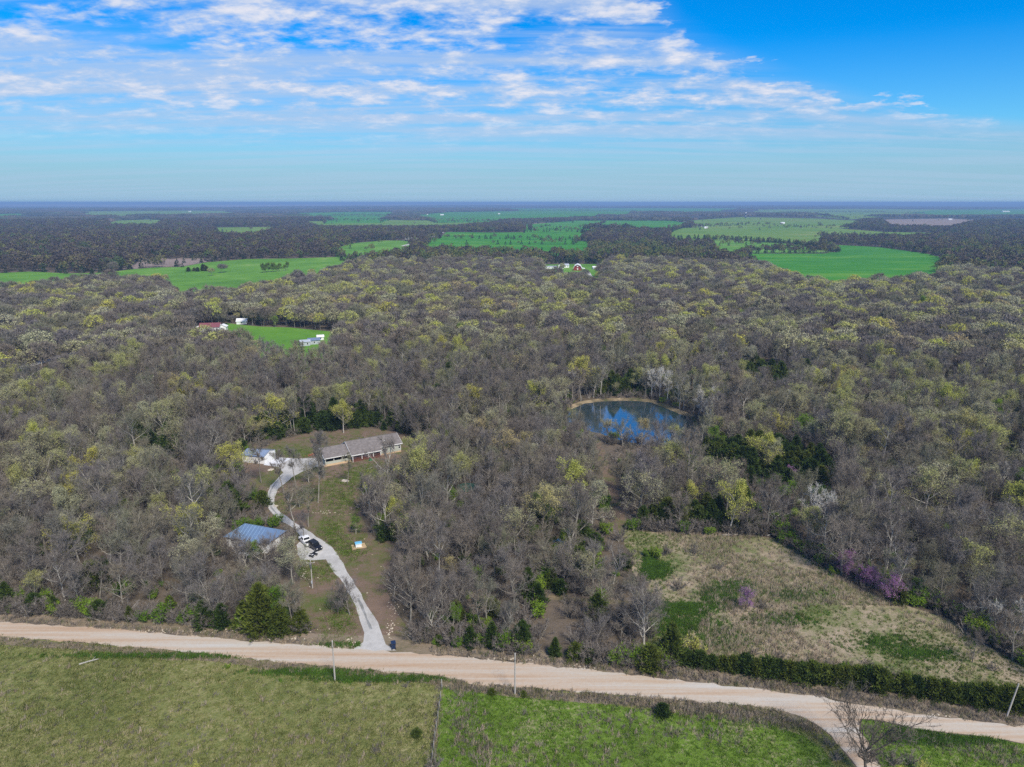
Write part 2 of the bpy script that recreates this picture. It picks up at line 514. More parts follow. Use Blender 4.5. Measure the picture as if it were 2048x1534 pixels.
class MB:
    """collects simple solids into one mesh"""
    def __init__(s):
        s.v, s.f = [], []

    def add(s, v, f):
        b = len(s.v)
        s.v += [tuple(p) for p in v]
        s.f += [tuple(i + b for i in q) for q in f]
        return s

    def box(s, x0, x1, y0, y1, z0, z1):
        v = [(x0, y0, z0), (x1, y0, z0), (x1, y1, z0), (x0, y1, z0), (x0, y0, z1), (x1, y0, z1), (x1, y1, z1), (x0, y1, z1)]
        return s.add(v, [(0, 3, 2, 1), (4, 5, 6, 7), (0, 1, 5, 4), (1, 2, 6, 5), (2, 3, 7, 6), (3, 0, 4, 7)])

    def prism(s, prof, y0, y1, axis='y'):
        """profile of (a, z) extruded along y (or along x, with a taken as y)"""
        k = len(prof)
        if axis == 'y':
            v = [(a, y0, z) for a, z in prof] + [(a, y1, z) for a, z in prof]
        else:
            v = [(y0, a, z) for a, z in prof] + [(y1, a, z) for a, z in prof]
        f = [tuple(range(k - 1, -1, -1)), tuple(range(k, 2 * k))]
        f += [(i, (i + 1) % k, k + (i + 1) % k, k + i) for i in range(k)]
        return s.add(v, f)

    def tube(s, a, b, r0, r1=None, k=6):
        r1 = r0 if r1 is None else r1
        a, b = Vector(a), Vector(b)
        d = (b - a).normalized()
        t = Vector((0, 0, 1)) if abs(d.z) < 0.9 else Vector((1, 0, 0))
        x = d.cross(t).normalized()
        y = d.cross(x)
        v = []
        for c, r in ((a, r0), (b, r1)):
            v += [tuple(c + (x * math.cos(q) + y * math.sin(q)) * r) for q in (2 * math.pi * i / k for i in range(k))]
        f = [(i, (i + 1) % k, k + (i + 1) % k, k + i) for i in range(k)] + [tuple(range(k - 1, -1, -1)), tuple(range(k, 2 * k))]
        return s.add(v, f)

    def slab(s, pts, th):
        """flat polygon given by 3-D points, thickened downward"""
        k = len(pts)
        v = [tuple(p) for p in pts] + [(p[0], p[1], p[2] - th) for p in pts]
        f = [tuple(range(k)), tuple(range(2 * k - 1, k - 1, -1))] + [(i, k + i, k + (i + 1) % k, (i + 1) % k) for i in range(k)]
        return s.add(v, f)

    def build(s, name, mat, parent=None, loc=None, rot=None, smooth=False, bevel=0.0):
        o = link(name, mesh(name, s.v, s.f, mat, smooth=smooth), parent, loc, rot)
        if bevel:
            b = o.modifiers.new('bevel', 'BEVEL')
            b.width = bevel
            b.segments = 2
        return o


# ------------------------------------------------------------------ the layout of the land
def px_line(pts, z=0.0):
    return [P(x, y, z) for x, y in pts]


ROAD_UP = px_line([(0, 1243), (150, 1252), (300, 1264), (450, 1277), (600, 1289), (700, 1298), (800, 1304), (860, 1308), (1030, 1325), (1150, 1337), (1300, 1352), (1500, 1377), (1600, 1389), (1671, 1400), (1805, 1421), (1901, 1437), (2048, 1453)])
ROAD_LO = px_line([(0, 1272), (150, 1285), (300, 1298), (450, 1312), (600, 1328), (750, 1341), (860, 1350), (900, 1358), (960, 1368), (1030, 1374), (1110, 1381), (1250, 1391), (1400, 1402), (1500, 1411), (1567, 1421), (1602, 1435), (1634, 1451)])
ROAD_LO2 = px_line([(1722, 1438), (1767, 1444), (1821, 1457), (1901, 1468), (1982, 1477), (2048, 1488)])
BR_L = px_line([(1634, 1451), (1660, 1472), (1687, 1504), (1711, 1534), (1740, 1580)])
BR_R = px_line([(1800, 1580), (1765, 1534), (1742, 1500), (1722, 1462), (1722, 1438)])
L0, L1 = ROAD_UP[0], ROAD_UP[2]


def ext(a, b, d):
    v = Vector((b[0] - a[0], b[1] - a[1])).normalized()
    return (b[0] + v.x * d, b[1] + v.y * d)


upL, upR = ext(ROAD_UP[2], ROAD_UP[0], 500), ext(ROAD_UP[-3], ROAD_UP[-1], 500)
loL, loR = ext(ROAD_LO[2], ROAD_LO[0], 500), ext(ROAD_LO2[-3], ROAD_LO2[-1], 500)
brL, brR = ext(BR_L[1], BR_L[-1], 120), ext(BR_R[1], BR_R[0], 120)
MAIN_ROAD = [upL] + ROAD_UP + [upR, loR] + ROAD_LO2[::-1] + BR_R[::-1][1:] + [brR, brL] + BR_L[::-1][:-1] + ROAD_LO[::-1] + [loL]
DRIVE = px_line([(705, 1301), (726, 1284), (730, 1265), (721, 1243), (710, 1213), (699, 1191), (685, 1166), (665, 1139), (652, 1119), (625, 1121), (600, 1119), (595, 1108), (593, 1090), (603, 1078), (598, 1066), (589, 1056), (571, 1047), (553, 1036), (539, 1022), (531, 1006), (531, 994), (540, 972), (553, 958), (566, 945), (557, 934), (531, 930), (553, 915), (571, 916), (606, 917), (634, 915), (649, 919), (650, 931), (628, 934), (606, 943), (584, 954), (571, 965), (555, 978), (549, 994), (550, 1007), (557, 1020), (573, 1033), (590, 1046), (610, 1058), (624, 1066), (645, 1081), (664, 1094), (681, 1117), (696, 1144), (712, 1171), (726, 1198), (741, 1222), (755, 1245), (764, 1270), (773, 1288), (793, 1302)])
POND = px_line([(1122, 830), (1140, 815), (1170, 804), (1205, 800), (1241, 798), (1275, 799), (1303, 802), (1325, 810), (1344, 819), (1378, 831), (1392, 848), (1399, 866), (1380, 878), (1350, 886), (1323, 889), (1280, 884), (1240, 877), (1200, 864), (1160, 855), (1128, 845)])
pc = np.mean(POND, axis=0)
BANK = [tuple(np.array(p) + (np.array(p) - pc) / np.linalg.norm(np.array(p) - pc) * (0.7 + 1.6 * (p[1] > pc[1]))) for p in POND]
POOL = px_line([(910, 973), (918, 967), (935, 964), (955, 966), (966, 972), (960, 979), (940, 983), (920, 981)])
CLEARING = px_line([(1246, 1060), (1320, 1066), (1400, 1069), (1480, 1072), (1550, 1078), (1600, 1103), (1650, 1140), (1720, 1180), (1800, 1210), (1900, 1240), (1980, 1297), (2070, 1345), (2200, 1420), (2200, 1440), (2048, 1405), (1850, 1376), (1700, 1350), (1500, 1328), (1350, 1312), (1300, 1290), (1300, 1240), (1290, 1190), (1270, 1140), (1250, 1090)])
YARD = px_line([(640, 860), (560, 880), (520, 900), (480, 925), (500, 960), (520, 1000), (540, 1040), (580, 1060), (590, 1120), (600, 1180), (615, 1250), (640, 1290), (720, 1302), (800, 1306), (830, 1290), (800, 1230), (770, 1160), (790, 1090), (740, 1075), (720, 1030), (735, 960), (800, 940), (820, 900), (830, 870), (760, 858)])
TRAIL = px_line([(1185, 862), (1198, 900), (1215, 950), (1232, 1010), (1250, 1075)])
TRAIL2 = px_line([(1060, 1190), (1120, 1196), (1200, 1203), (1270, 1206), (1292, 1190), (1290, 1170)])
GAP = px_line([(1095, 1190), (1110, 1240), (1125, 1300), (1130, 1330)])
LEFT_ROAD = px_line([(-60, 748), (30, 731), (90, 714), (135, 703), (180, 690), (230, 678)], 2.0)
BARN_LANE = px_line([(1175, 543), (1183, 556), (1192, 568), (1190, 575)])
FAR_ROAD = px_line([(805, 492), (828, 486), (850, 478), (872, 470), (888, 464)])
FAR_ROAD2 = px_line([(1365, 441), (1388, 448), (1410, 454)])

TT = 12.5     # treetops hide the near edge of the far fields: those points are read on the canopy


def fld(far, near):
    return px_line(far) + px_line(near, TT)


FIELDS = [
    ('meadow', 'meadow_green', fld([(-120, 546), (0, 546), (61, 543), (137, 547), (171, 546), (212, 545), (260, 539), (308, 535), (362, 534), (410, 525), (492, 518), (581, 517), (670, 514), (714, 513)],
                                   [(705, 521), (660, 534), (581, 549), (543, 562), (478, 571), (403, 579), (352, 589), (343, 572), (328, 557), (290, 552), (239, 549), (137, 553), (113, 557), (48, 566), (0, 572), (-120, 574)])),
    ('fallow_field', 'field_fallow', px_line([(290, 517), (345, 517), (430, 516), (408, 525), (362, 533), (308, 534), (262, 538), (240, 541)])),
    ('upper_meadow', 'meadow_green', fld([(672, 512), (674, 497), (698, 487), (768, 481), (812, 481), (826, 485)], [(819, 495), (737, 507), (708, 514)])),
    ('wide_crop_field', 'crop_green', fld([(862, 477), (990, 478), (1174, 482), (1184, 489)], [(1182, 497), (1030, 496), (873, 493), (838, 492)])),
    ('ridge_field', 'crop_green', fld([(892, 464), (990, 465), (1147, 463), (1190, 468)], [(1147, 477), (990, 477), (870, 476)])),
    ('plateau_field', 'crop_green', fld([(1049, 449), (1147, 441), (1342, 441), (1385, 447)], [(1342, 456), (1186, 457), (1049, 457)])),
    ('far_crop_field', 'crop_green', fld([(1629, 490), (1658, 489), (1760, 494), (1848, 506), (1877, 513), (1886, 526)], [(1881, 546), (1775, 554), (1680, 561), (1618, 555), (1556, 538), (1520, 524), (1480, 512)]) + px_line([(1500, 507), (1647, 507), (1676, 503)])),
    ('pale_field', 'meadow_green', px_line([(1417, 481), (1505, 483), (1592, 489), (1643, 499), (1672, 505), (1500, 506)]) + px_line([(1460, 507), (1430, 495)], TT)),
    ('broad_pasture', 'field_pale', fld([(1337, 457), (1483, 450), (1665, 456), (1775, 464), (1917, 466), (1940, 470)], [(1738, 474), (1650, 472), (1640, 482), (1519, 479), (1355, 481), (1340, 470)])),
    ('distant_pasture', 'field_pale', fld([(1366, 442), (1483, 434), (1629, 437), (1730, 442)], [(1702, 449), (1519, 452), (1400, 452)])),
    ('strip_pasture', 'field_pale', fld([(424, 455), (513, 454), (575, 454)], [(513, 466), (440, 467)])),
    ('house_meadow', 'meadow_green', fld([(450, 646), (518, 653), (581, 655), (618, 659), (663, 663), (694, 663)], [(670, 674), (646, 680), (600, 684), (560, 685), (525, 678), (440, 662)])),
    ('barn_yard', 'meadow_green', fld([(1080, 529), (1143, 528), (1202, 528)], [(1206, 545), (1190, 552), (1158, 546), (1082, 540)])),
    ('northern_field', 'crop_green', fld([(819, 431), (897, 424), (1264, 422), (1276, 429)], [(1108, 436), (873, 440)])),
    ('northern_strip', 'crop_green', fld([(590, 426), (700, 423.5), (800, 424)], [(780, 431), (600, 432)])),
    ('eastern_strip', 'field_pale', fld([(1560, 426), (1700, 424), (1850, 427)], [(1700, 434)])),
    ('eastern_fallow', 'field_fallow', fld([(1755, 439), (1900, 437), (1990, 442)], [(1900, 452), (1780, 450)])),
    ('western_strip', 'crop_green', fld([(-60, 429), (40, 427), (60, 430)], [(-60, 437)])),
    ('long_strip', 'crop_green', fld([(1000, 417), (1300, 416), (1500, 417)], [(1400, 423), (1050, 424)])),
    ('hill_strip', 'field_pale', fld([(1500, 419), (1750, 418), (1900, 419)], [(1800, 424), (1520, 425)])),
    ('western_field', 'field_pale', fld([(150, 423), (380, 421), (480, 422)], [(420, 428), (170, 429)])),
    ('wood_glade', 'crop_green', fld([(640, 433), (740, 431), (800, 433)], [(760, 440), (650, 441)])),
    ('middle_pasture', 'field_pale', fld([(600, 443), (760, 440), (930, 441), (1020, 445)], [(900, 452), (640, 452)])),
    ('edge_field', 'crop_green', fld([(1780, 420), (2048, 418), (2200, 420)], [(2100, 428), (1800, 428)])),
    ('small_glade', 'field_pale', fld([(210, 441), (300, 439), (340, 441)], [(310, 448), (220, 449)])),
    ('brown_strip', 'field_fallow', fld([(1060, 446), (1150, 443), (1210, 444)], [(1180, 450), (1060, 452)])),
    ('sunlit_plain', 'sunlit_plain', px_line([(-300, 409), (200, 409), (640, 408), (1000, 408.5), (1100, 410), (700, 412), (560, 413.5), (300, 413), (-300, 413)])),  # sunlit band on the horizon, painted as a pale zone
]


def dense(poly, step, jit, closed=True):
    out = []
    k = len(poly)
    for i in range(k if closed else k - 1):
        a, b = np.array(poly[i]), np.array(poly[(i + 1) % k])
        L = np.linalg.norm(b - a)
        m = max(1, int(L / step)) if L < 260 * step else 1
        nx = np.array([-(b - a)[1], (b - a)[0]]) / max(L, 1e-6)
        for q in range(m):
            p = a + (b - a) * q / m
            out.append(tuple(p + nx * rnd.uniform(-jit, jit)))
    return out


def strip(line, w):
    a = np.array(line)
    d = np.gradient(a, axis=0)
    nx = np.stack([-d[:, 1], d[:, 0]], 1) / np.linalg.norm(d, axis=1)[:, None]
    return [tuple(p) for p in a + nx * w / 2] + [tuple(p) for p in (a - nx * w / 2)[::-1]]


SOUTH = [loL] + ROAD_LO + BR_L[1:] + [brL, (120, -400), (-700, -400)]
EAST_FIELD = px_line([(889, 1372), (960, 1380), (1035, 1392), (1250, 1412), (1400, 1428), (1540, 1446), (1610, 1470), (1650, 1500), (1690, 1560), (1500, 1700), (850, 1700), (862, 1534), (875, 1450)])
SE = ROAD_LO2 + [loR, (700, -400), (200, -400), brR] + BR_R
VERGE_N = [upL] + ROAD_UP + [upR] + [(p[0], p[1] + 4.5) for p in [upR] + ROAD_UP[::-1] + [upL]]
VERGE_S = [loL] + ROAD_LO + [(p[0], p[1] - 2.4) for p in ROAD_LO[::-1] + [loL]]

# zones, most important first: (name, material, polygon)
ZONES = [
    ('road', 'road_gravel', dense(MAIN_ROAD, 1.6, 0.42)),
    ('driveway', 'driveway_gravel', dense(DRIVE, 2.0, 0.22)),
    ('pond', 'pond_water', dense(POND, 4, 0.5)),
    ('pool', 'pool_green', dense(POOL, 2, 0.1)),
    ('bank', 'bank', dense(BANK, 6, 0.6)),
    ('verge', 'verge', dense(VERGE_N, 5, 0.8)),
    ('south_verge', 'verge', dense(VERGE_S, 5, 0.5)),
    ('bright_pasture', 'pasture_bright', dense(EAST_FIELD, 4, 0.6)),
    ('olive_pasture', 'pasture_olive', SOUTH),
    ('corner_pasture', 'pasture_bright', SE),
    ('old_field', 'old_field', dense(CLEARING, 4, 0.8)),
    ('yard', 'yard', dense(YARD, 4, 0.9)),
    ('trail', 'yard', dense(strip(TRAIL, 3.0), 3, 0.7)),
    ('footpath', 'bank', dense(strip(TRAIL2, 1.8), 3, 0.2)),
    ('lane', 'driveway_gravel', strip(LEFT_ROAD, 6.0)),
    ('barn_lane', 'driveway_gravel', strip(BARN_LANE, 5.0)),
    ('far_road', 'driveway_gravel', strip(FAR_ROAD, 9.0)),
    ('farm_road', 'driveway_gravel', strip(FAR_ROAD2, 12.0)),
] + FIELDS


def build_ground():
    pts, edges, faces = [], [], []

    def ring(poly):
        b = len(pts)
        k = len(poly)
        pts.extend(poly)
        edges.extend((b + i, b + (i + 1) % k) for i in range(k))
    for z in ZONES:
        ring(z[2])
    rr = 70.0
    rings = []
    while rr < 70000:
        rings.append(rr)
        rr *= 1.065
    angs = [R(a) for a in np.arange(-47, 47.1, 1.6)] + [R(a) for a in np.arange(57, 304, 11)]
    for i, q in enumerate(rings):
        off = R(0.8) if i % 2 else 0
        for a in angs:
            pts.append((q * math.sin(a + off), q * math.cos(a + off)))
    for (x, y) in ((0, 0), (20, 30), (-20, 30), (0, -30)):
        pts.append((x, y))
    vo, eo, fo, _, _, ofc = delaunay_2d_cdt([Vector(p) for p in pts], edges, faces, 0, 1e-3)
    xy = np.array([(v.x, v.y) for v in vo])
    z = terr(xy[:, 0], xy[:, 1])
    # water lies below its banks
    px_, py_ = xy[:, 0], xy[:, 1]
    for poly, dep in ((POND, 0.7), (POOL, 0.25)):
        d = dist_line(poly + [poly[0]], px_, py_)
        ins = inpoly(poly, px_, py_)
        z = np.where(ins | (d < 1.0), -dep, z)
    groups = {}
    cen = np.array([xy[list(f)].mean(axis=0) for f in fo])
    zone = np.where(np.hypot(cen[:, 0], cen[:, 1]) > 3600, -2, -1)
    for i in range(len(ZONES) - 1, -1, -1):
        zone[inpoly(ZONES[i][2], cen[:, 0], cen[:, 1])] = i
    for f, k in zip(fo, zone):
        groups.setdefault(int(k), []).append(f)
    for k, fl in groups.items():
        name, m = ('ground', 'forest_floor') if k == -1 else ('terrain', 'far_country') if k == -2 else ZONES[k][:2]
        used = sorted({i for f in fl for i in f})
        mp = {i: j for j, i in enumerate(used)}
        v = [(xy[i, 0], xy[i, 1], z[i]) for i in used]
        o = link(name, mesh(name, v, [tuple(mp[i] for i in f) for f in fl], m))
        tag(o, kind='structure')


build_ground()

# darker strips down the middle of the driveway, worn between the wheel tracks
for nm, line in (('upper', [(566, 950), (552, 964), (541, 982), (538, 998), (543, 1016), (556, 1030)]), ('lower', [(742, 1258), (733, 1236), (724, 1214), (716, 1196)])):
    ln = dense(px_line(line), 1.2, 0.05, False) + [P(*line[-1])]
    a = np.array(ln)
    d = np.gradient(a, axis=0)
    nx = np.stack([-d[:, 1], d[:, 0]], 1) / np.linalg.norm(d, axis=1)[:, None]
    w = np.array([0.16 + 0.16 * rnd.random() for _ in ln])[:, None]
    v = [(*p, 0.006) for p in a + nx * w] + [(*p, 0.006) for p in a - nx * w]
    k = len(ln)
    tag(link('driveway_strip', mesh('driveway_strip', v, [(i, i + 1, k + i + 1, k + i) for i in range(k - 1)], 'rut_gravel')), kind='structure')

# ------------------------------------------------------------------ trees


class Tri:
    def __init__(s):
        s.v, s.f = [], []

    def tri(s, a, b, c):
        k = len(s.v)
        s.v += [a, b, c]
        s.f.append((k, k + 1, k + 2))

    def quad(s, a, b, c, d):
        k = len(s.v)
        s.v += [a, b, c, d]
        s.f.append((k, k + 1, k + 2, k + 3))

    def tube(s, pts, rs, k):
        b = len(s.v)
        for i, (p, r) in enumerate(zip(pts, rs)):
            q = pts[min(i + 1, len(pts) - 1)] - pts[max(i - 1, 0)]
            d = q.normalized()
            t = Vector((1, 0, 0)) if abs(d.x) < 0.8 else Vector((0, 1, 0))
            x = d.cross(t).normalized()
            y = d.cross(x)
            s.v += [p + (x * math.cos(a) + y * math.sin(a)) * r for a in (2 * math.pi * j / k for j in range(k))]
        for i in range(len(pts) - 1):
            for j in range(k):
                s.f.append((b + i * k + j, b + i * k + (j + 1) % k, b + (i + 1) * k + (j + 1) % k, b + (i + 1) * k + j))


def rv(g, s=1.0):
    return Vector((g.gauss(0, s), g.gauss(0, s), g.gauss(0, s)))


def bend(g, a, d, L, n, wob, up):
    pts = [a.copy()]
    d = d.normalized()
    for i in range(n):
        d = (d + rv(g, wob) + Vector((0, 0, up))).normalized()
        pts.append(pts[-1] + d * (L / n))
    return pts


def grow_tree(seed, H, Rc, clear=0.3, limbs=8, br=7, sub=6, tw=6, tw_len=0.85, tw_w=0.045, leaf=0.0, leaf_size=0.2, leaf_top=0.0, fork=0, r0=None, lead=0.86):
    """skeleton of trunk, limbs and branches (wood) and the fine twigs and leaves (crown, leaves)"""
    g = random.Random(seed)
    wood, crown, leaves = Tri(), Tri(), Tri()
    r0 = r0 or H * 0.016
    tr = bend(g, Vector((0, 0, -0.3)), Vector((g.gauss(0, .05), g.gauss(0, .05), 1)), H * lead, 7, 0.06, 0.06)
    wood.tube(tr, [r0 * (1.15 - 0.98 * i / 7) for i in range(8)], 6)
    az = g.uniform(0, 6.28)
    cz, rz = H * (clear + 1) / 2, H * (1 - clear) / 2
    for i in range(limbs):
        t = clear + (lead - .02 - clear) * ((i + g.random() * 0.6) / limbs)
        ti = t / lead * 7
        k0 = min(int(ti), 6)
        a = tr[k0].lerp(tr[k0 + 1], ti - k0)
        az += 2.4 + g.uniform(-.4, .4)
        el = R(25 + 45 * (t - clear) / (lead + .04 - clear) + g.uniform(-10, 14))
        d = Vector((math.cos(az) * math.cos(el), math.sin(az) * math.cos(el), math.sin(el)))
        # length out to the crown's outline
        L = 0.5
        while L < H:
            q = a + d * L
            if (q.x ** 2 + q.y ** 2) / Rc ** 2 + ((q.z - cz) / rz) ** 2 > 1:
                break
            L += 0.3
        L = max(L * g.uniform(0.72, 0.95), 1.5)
        lm = bend(g, a, d, L, 5, 0.13, 0.09)
        lr = r0 * 0.45 * (1.1 - 0.6 * (t - clear))
        wood.tube(lm, [lr * (1 - 0.85 * j / 5) for j in range(6)], 4)
        for b in range(br):
            tb = 0.22 + 0.78 * (b + g.random()) / br
            kb = min(int(tb * 5), 4)
            p = lm[kb].lerp(lm[kb + 1], min(tb * 5 - kb, 1))
            ld = (lm[kb + 1] - lm[kb]).normalized()
            bd = (ld * 0.75 + rv(g, 0.55) + Vector((0, 0, 0.25))).normalized()
            bl = max(L * 0.42 * (1.15 - 0.55 * tb) * g.uniform(.75, 1.2), 0.9)
            bm = bend(g, p, bd, bl, 3, 0.18, 0.08)
            rb = max(lr * 0.36 * (1 - 0.5 * tb), 0.025)
            wood.tube(bm, [rb * 1.25, rb, rb * .7, rb * .3], 3)
            for s in range(sub):
                ts = 0.2 + 0.8 * (s + g.random()) / sub
                ks = min(int(ts * 3), 2)
                q = bm[ks].lerp(bm[ks + 1], min(ts * 3 - ks, 1))
                sd = ((bm[ks + 1] - bm[ks]).normalized() * 0.7 + rv(g, 0.6) + Vector((0, 0, 0.3))).normalized()
                sl = bl * 0.42 * g.uniform(.7, 1.25)
                e = q + sd * sl
                sx = sd.cross(rv(g)).normalized() * tw_w * 0.7
                crown.quad(q - sx, q + sx, e + sx * .35, e - sx * .35)
                for w in range(tw):
                    tt = 0.15 + 0.85 * (w + g.random()) / tw
                    u = q.lerp(e, tt)
                    td = (sd * 0.65 + rv(g, 0.62) + Vector((0, 0, 0.28))).normalized()
                    tl = tw_len * g.uniform(.6, 1.3)
                    tip = u + td * tl
                    tx = td.cross(rv(g)).normalized() * tw_w * 0.5
                    crown.tri(u - tx, u + tx, tip)
                    for _ in range(fork):
                        m = u + td * tl * g.uniform(.25, .7)
                        fd = (td * 0.7 + rv(g, 0.5)).normalized()
                        crown.tri(m - tx * .8, m + tx * .8, m + fd * tl * 0.6)
                    if leaf and g.random() < leaf * (1 - leaf_top + leaf_top * 2 * max(0, (tip.z - cz * 0.8) / (H - cz * 0.8))):
                        for _ in range(2):
                            c = tip + rv(g, 0.14)
                            lx, ly = rv(g).normalized() * leaf_size * g.uniform(.6, 1.2), rv(g).normalized() * leaf_size * g.uniform(.5, 1)
                            leaves.tri(c - lx, c + lx * .7 + ly * .4, c + ly)
    return wood, crown, leaves


def grow_cedar(seed, H, Rc, n=1100, shape=1.0, size=0.42, base=0.04, top=0.0):
    """dense evergreen: pointed sprays over a cone-like body, ragged at the edge"""
    g = random.Random(seed)
    wood, crown = Tri(), Tri()
    wood.tube([Vector((0, 0, -.2)), Vector((0, 0, H * .5)), Vector((0, 0, H * .92))], [H * .022, H * .014, 0.02], 5)
    lob = [(g.uniform(0, 6.28), g.uniform(0.2, 0.5), g.randint(2, 9), g.uniform(1, 7)) for _ in range(4)]
    for i in range(n):
        t = base + (1 - base) * (g.random() ** 1.25)
        a = g.uniform(0, 6.28)
        env = (1 - t) ** shape * (1 - top) + top * math.sqrt(max(0, 1 - t * t))
        env *= min(1, (t + 0.10) / 0.22)
        env *= 1 + sum(k * math.sin(m * a + ph + fz * t * 3) for ph, k, m, fz in lob) * 0.55
        rr = Rc * env * (g.random() ** 0.30) * g.uniform(.72, 1.22)
        c = Vector((rr * math.cos(a), rr * math.sin(a), t * H))
        out = Vector((math.cos(a), math.sin(a), 0.55 + 0.9 * t)).normalized()
        for _ in range(3):
            d = (out + rv(g, 0.42)).normalized()
            s = size * g.uniform(.6, 1.9)
            x = d.cross(rv(g)).normalized() * s * 0.2
            crown.tri(c - x, c + x, c + d * s)
    return wood, crown


def grow_bush(seed, H, Rc, stems=16, tw=7, tw_w=0.035, leaf=0, leaf_size=0.14):
    g = random.Random(seed)
    wood, crown, leaves = Tri(), Tri(), Tri()
    for i in range(stems):
        a = g.uniform(0, 6.28)
        lean = g.random() ** .6
        d = Vector((math.cos(a) * lean * Rc / H, math.sin(a) * lean * Rc / H, 0.9))
        st = bend(g, Vector((g.gauss(0, .15) * Rc, g.gauss(0, .15) * Rc, -0.1)), d, H * g.uniform(.6, 1.05), 4, 0.14, 0.02)
        wood.tube(st, [0.035, 0.028, 0.02, 0.014, 0.006], 3)
        for k in range(10):
            t = 0.25 + 0.75 * g.random()
            kk = min(int(t * 4), 3)
            q = st[kk].lerp(st[kk + 1], t * 4 - kk)
            for w in range(tw):
                td = ((st[kk + 1] - st[kk]).normalized() + rv(g, 0.7)).normalized()
                tl = H * g.uniform(.09, .22)
                tx = td.cross(rv(g)).normalized() * tw_w * .5
                crown.tri(q - tx, q + tx, q + td * tl)
                if leaf and g.random() < leaf:
                    for _ in range(2):
                        c = q + td * tl + rv(g, .08)
                        lx, ly = rv(g).normalized() * leaf_size, rv(g).normalized() * leaf_size
                        leaves.tri(c - lx, c + lx * .7, c + ly)
    return wood, crown, leaves


def grow_far(seed, H, Rc, n=190, size=1.2, cone=False):
    g = random.Random(seed)
    wood, crown = Tri(), Tri()
    wood.tube([Vector((0, 0, -.5)), Vector((0, 0, H * .6))], [H * .016, H * .008], 3)
    lob = [(g.uniform(0, 6.28), g.uniform(.08, .22), g.randint(2, 5)) for _ in range(3)]
    for i in range(n):
        d = rv(g).normalized()
        if d.z < -0.35:
            d.z = -d.z
        k = (1 + sum(q * math.sin(m * math.atan2(d.y, d.x) + ph + 2 * d.z) for ph, q, m in lob)) * g.uniform(.72, 1.03)
        if cone:
            t = g.random() ** 1.2
            a = g.uniform(0, 6.28)
            c = Vector((Rc * (1 - t) ** .8 * math.cos(a) * k, Rc * (1 - t) ** .8 * math.sin(a) * k, H * (.06 + .94 * t)))
        else:
            c = Vector((d.x * Rc * k, d.y * Rc * k, H * .60 + d.z * H * .40 * k))
        out = (d + rv(g, .7)).normalized()
        x = out.cross(rv(g)).normalized()
        y = out.cross(x)
        s = size * g.uniform(.6, 1.3)
        crown.tri(c - x * s * .5 - y * s * .3, c + x * s * .5 - y * s * .3, c + y * s * .6)
    return wood, crown


def grow_dome(seed, H, Rc, clumps=22, per=34, size=.5, sliver=.3, base=.22, twig=False):
    """crown as a heap of rounded clumps under an even dome, the way far crowns read"""
    g = random.Random(seed)
    wood, crown = Tri(), Tri()
    tr = bend(g, Vector((0, 0, -.3)), Vector((0, 0, 1)), H * .62, 3, .05, .05)
    wood.tube(tr, [H * .016, H * .013, H * .010, H * .006], 4)
    cz, rz = H * (.5 + base * .5), H * (1 - base) * .5
    for i in range(clumps):
        t = (i + .5) / clumps
        ze = 1 - 1.35 * t
        a = i * 2.4 + g.uniform(-.4, .4)
        rr = math.sqrt(max(0, 1 - ze * ze))
        k = g.uniform(.62, .86)
        c = Vector((math.cos(a) * rr * Rc * k, math.sin(a) * rr * Rc * k, cz + ze * rz * k))
        wood.tube([tr[2].lerp(tr[3], g.random()), c], [H * .005, .03], 3)
        cr = Rc * g.uniform(.26, .40)
        for _ in range(per):
            d = rv(g).normalized()
            d.z = abs(d.z) if g.random() < .72 else d.z
            p = c + Vector((d.x * cr, d.y * cr, d.z * cr * .85)) * g.uniform(.55, 1.05)
            s = size * g.uniform(.6, 1.3)
            if twig:
                u = (d + Vector((0, 0, .5)) + rv(g, .35)).normalized()
                x = u.cross(rv(g)).normalized() * s * sliver * .5
                crown.tri(p - u * s * .6 - x, p - u * s * .6 + x, p + u * s * .6)
            else:
                x = d.cross(rv(g)).normalized()
                y = (d.cross(x) + d * g.uniform(-.6, .6)).normalized()
                crown.tri(p - x * s * .5, p + x * s * .5, p + y * s * .7)
    return wood, crown


def grow_patch(seed, W_=110, n=70):
    """a block of far-off canopy: many small rounded crowns"""
    g = random.Random(seed)
    t = Tri()
    for i in range(n):
        c = Vector((g.uniform(-.5, .5) * W_, g.uniform(-.5, .5) * W_, 0))
        H = g.uniform(9, 15)
        r = g.uniform(6, 10)
        k = 6
        b = len(t.v)
        ph = g.random()
        for q, (rr, zz) in enumerate(((1.0, .25), (.95, .62), (.55, .9))):
            for j in range(k):
                a = 2 * math.pi * (j + .5 * q + ph) / k
                s = g.uniform(.8, 1.15)
                t.v.append(c + Vector((r * rr * s * math.cos(a), r * rr * s * math.sin(a), H * zz * g.uniform(.92, 1.06))))
        t.v.append(c + Vector((0, 0, H)))
        for q in range(2):
            for j in range(k):
                t.f.append((b + q * k + j, b + q * k + (j + 1) % k, b + (q + 1) * k + (j + 1) % k, b + (q + 1) * k + j))
        for j in range(k):
            t.f.append((b + 2 * k + j, b + 2 * k + (j + 1) % k, b + 3 * k))
    return t


PROTO = {}     # kind -> list of dicts: trunk mesh, crown mesh (None or with leaves), joined mesh


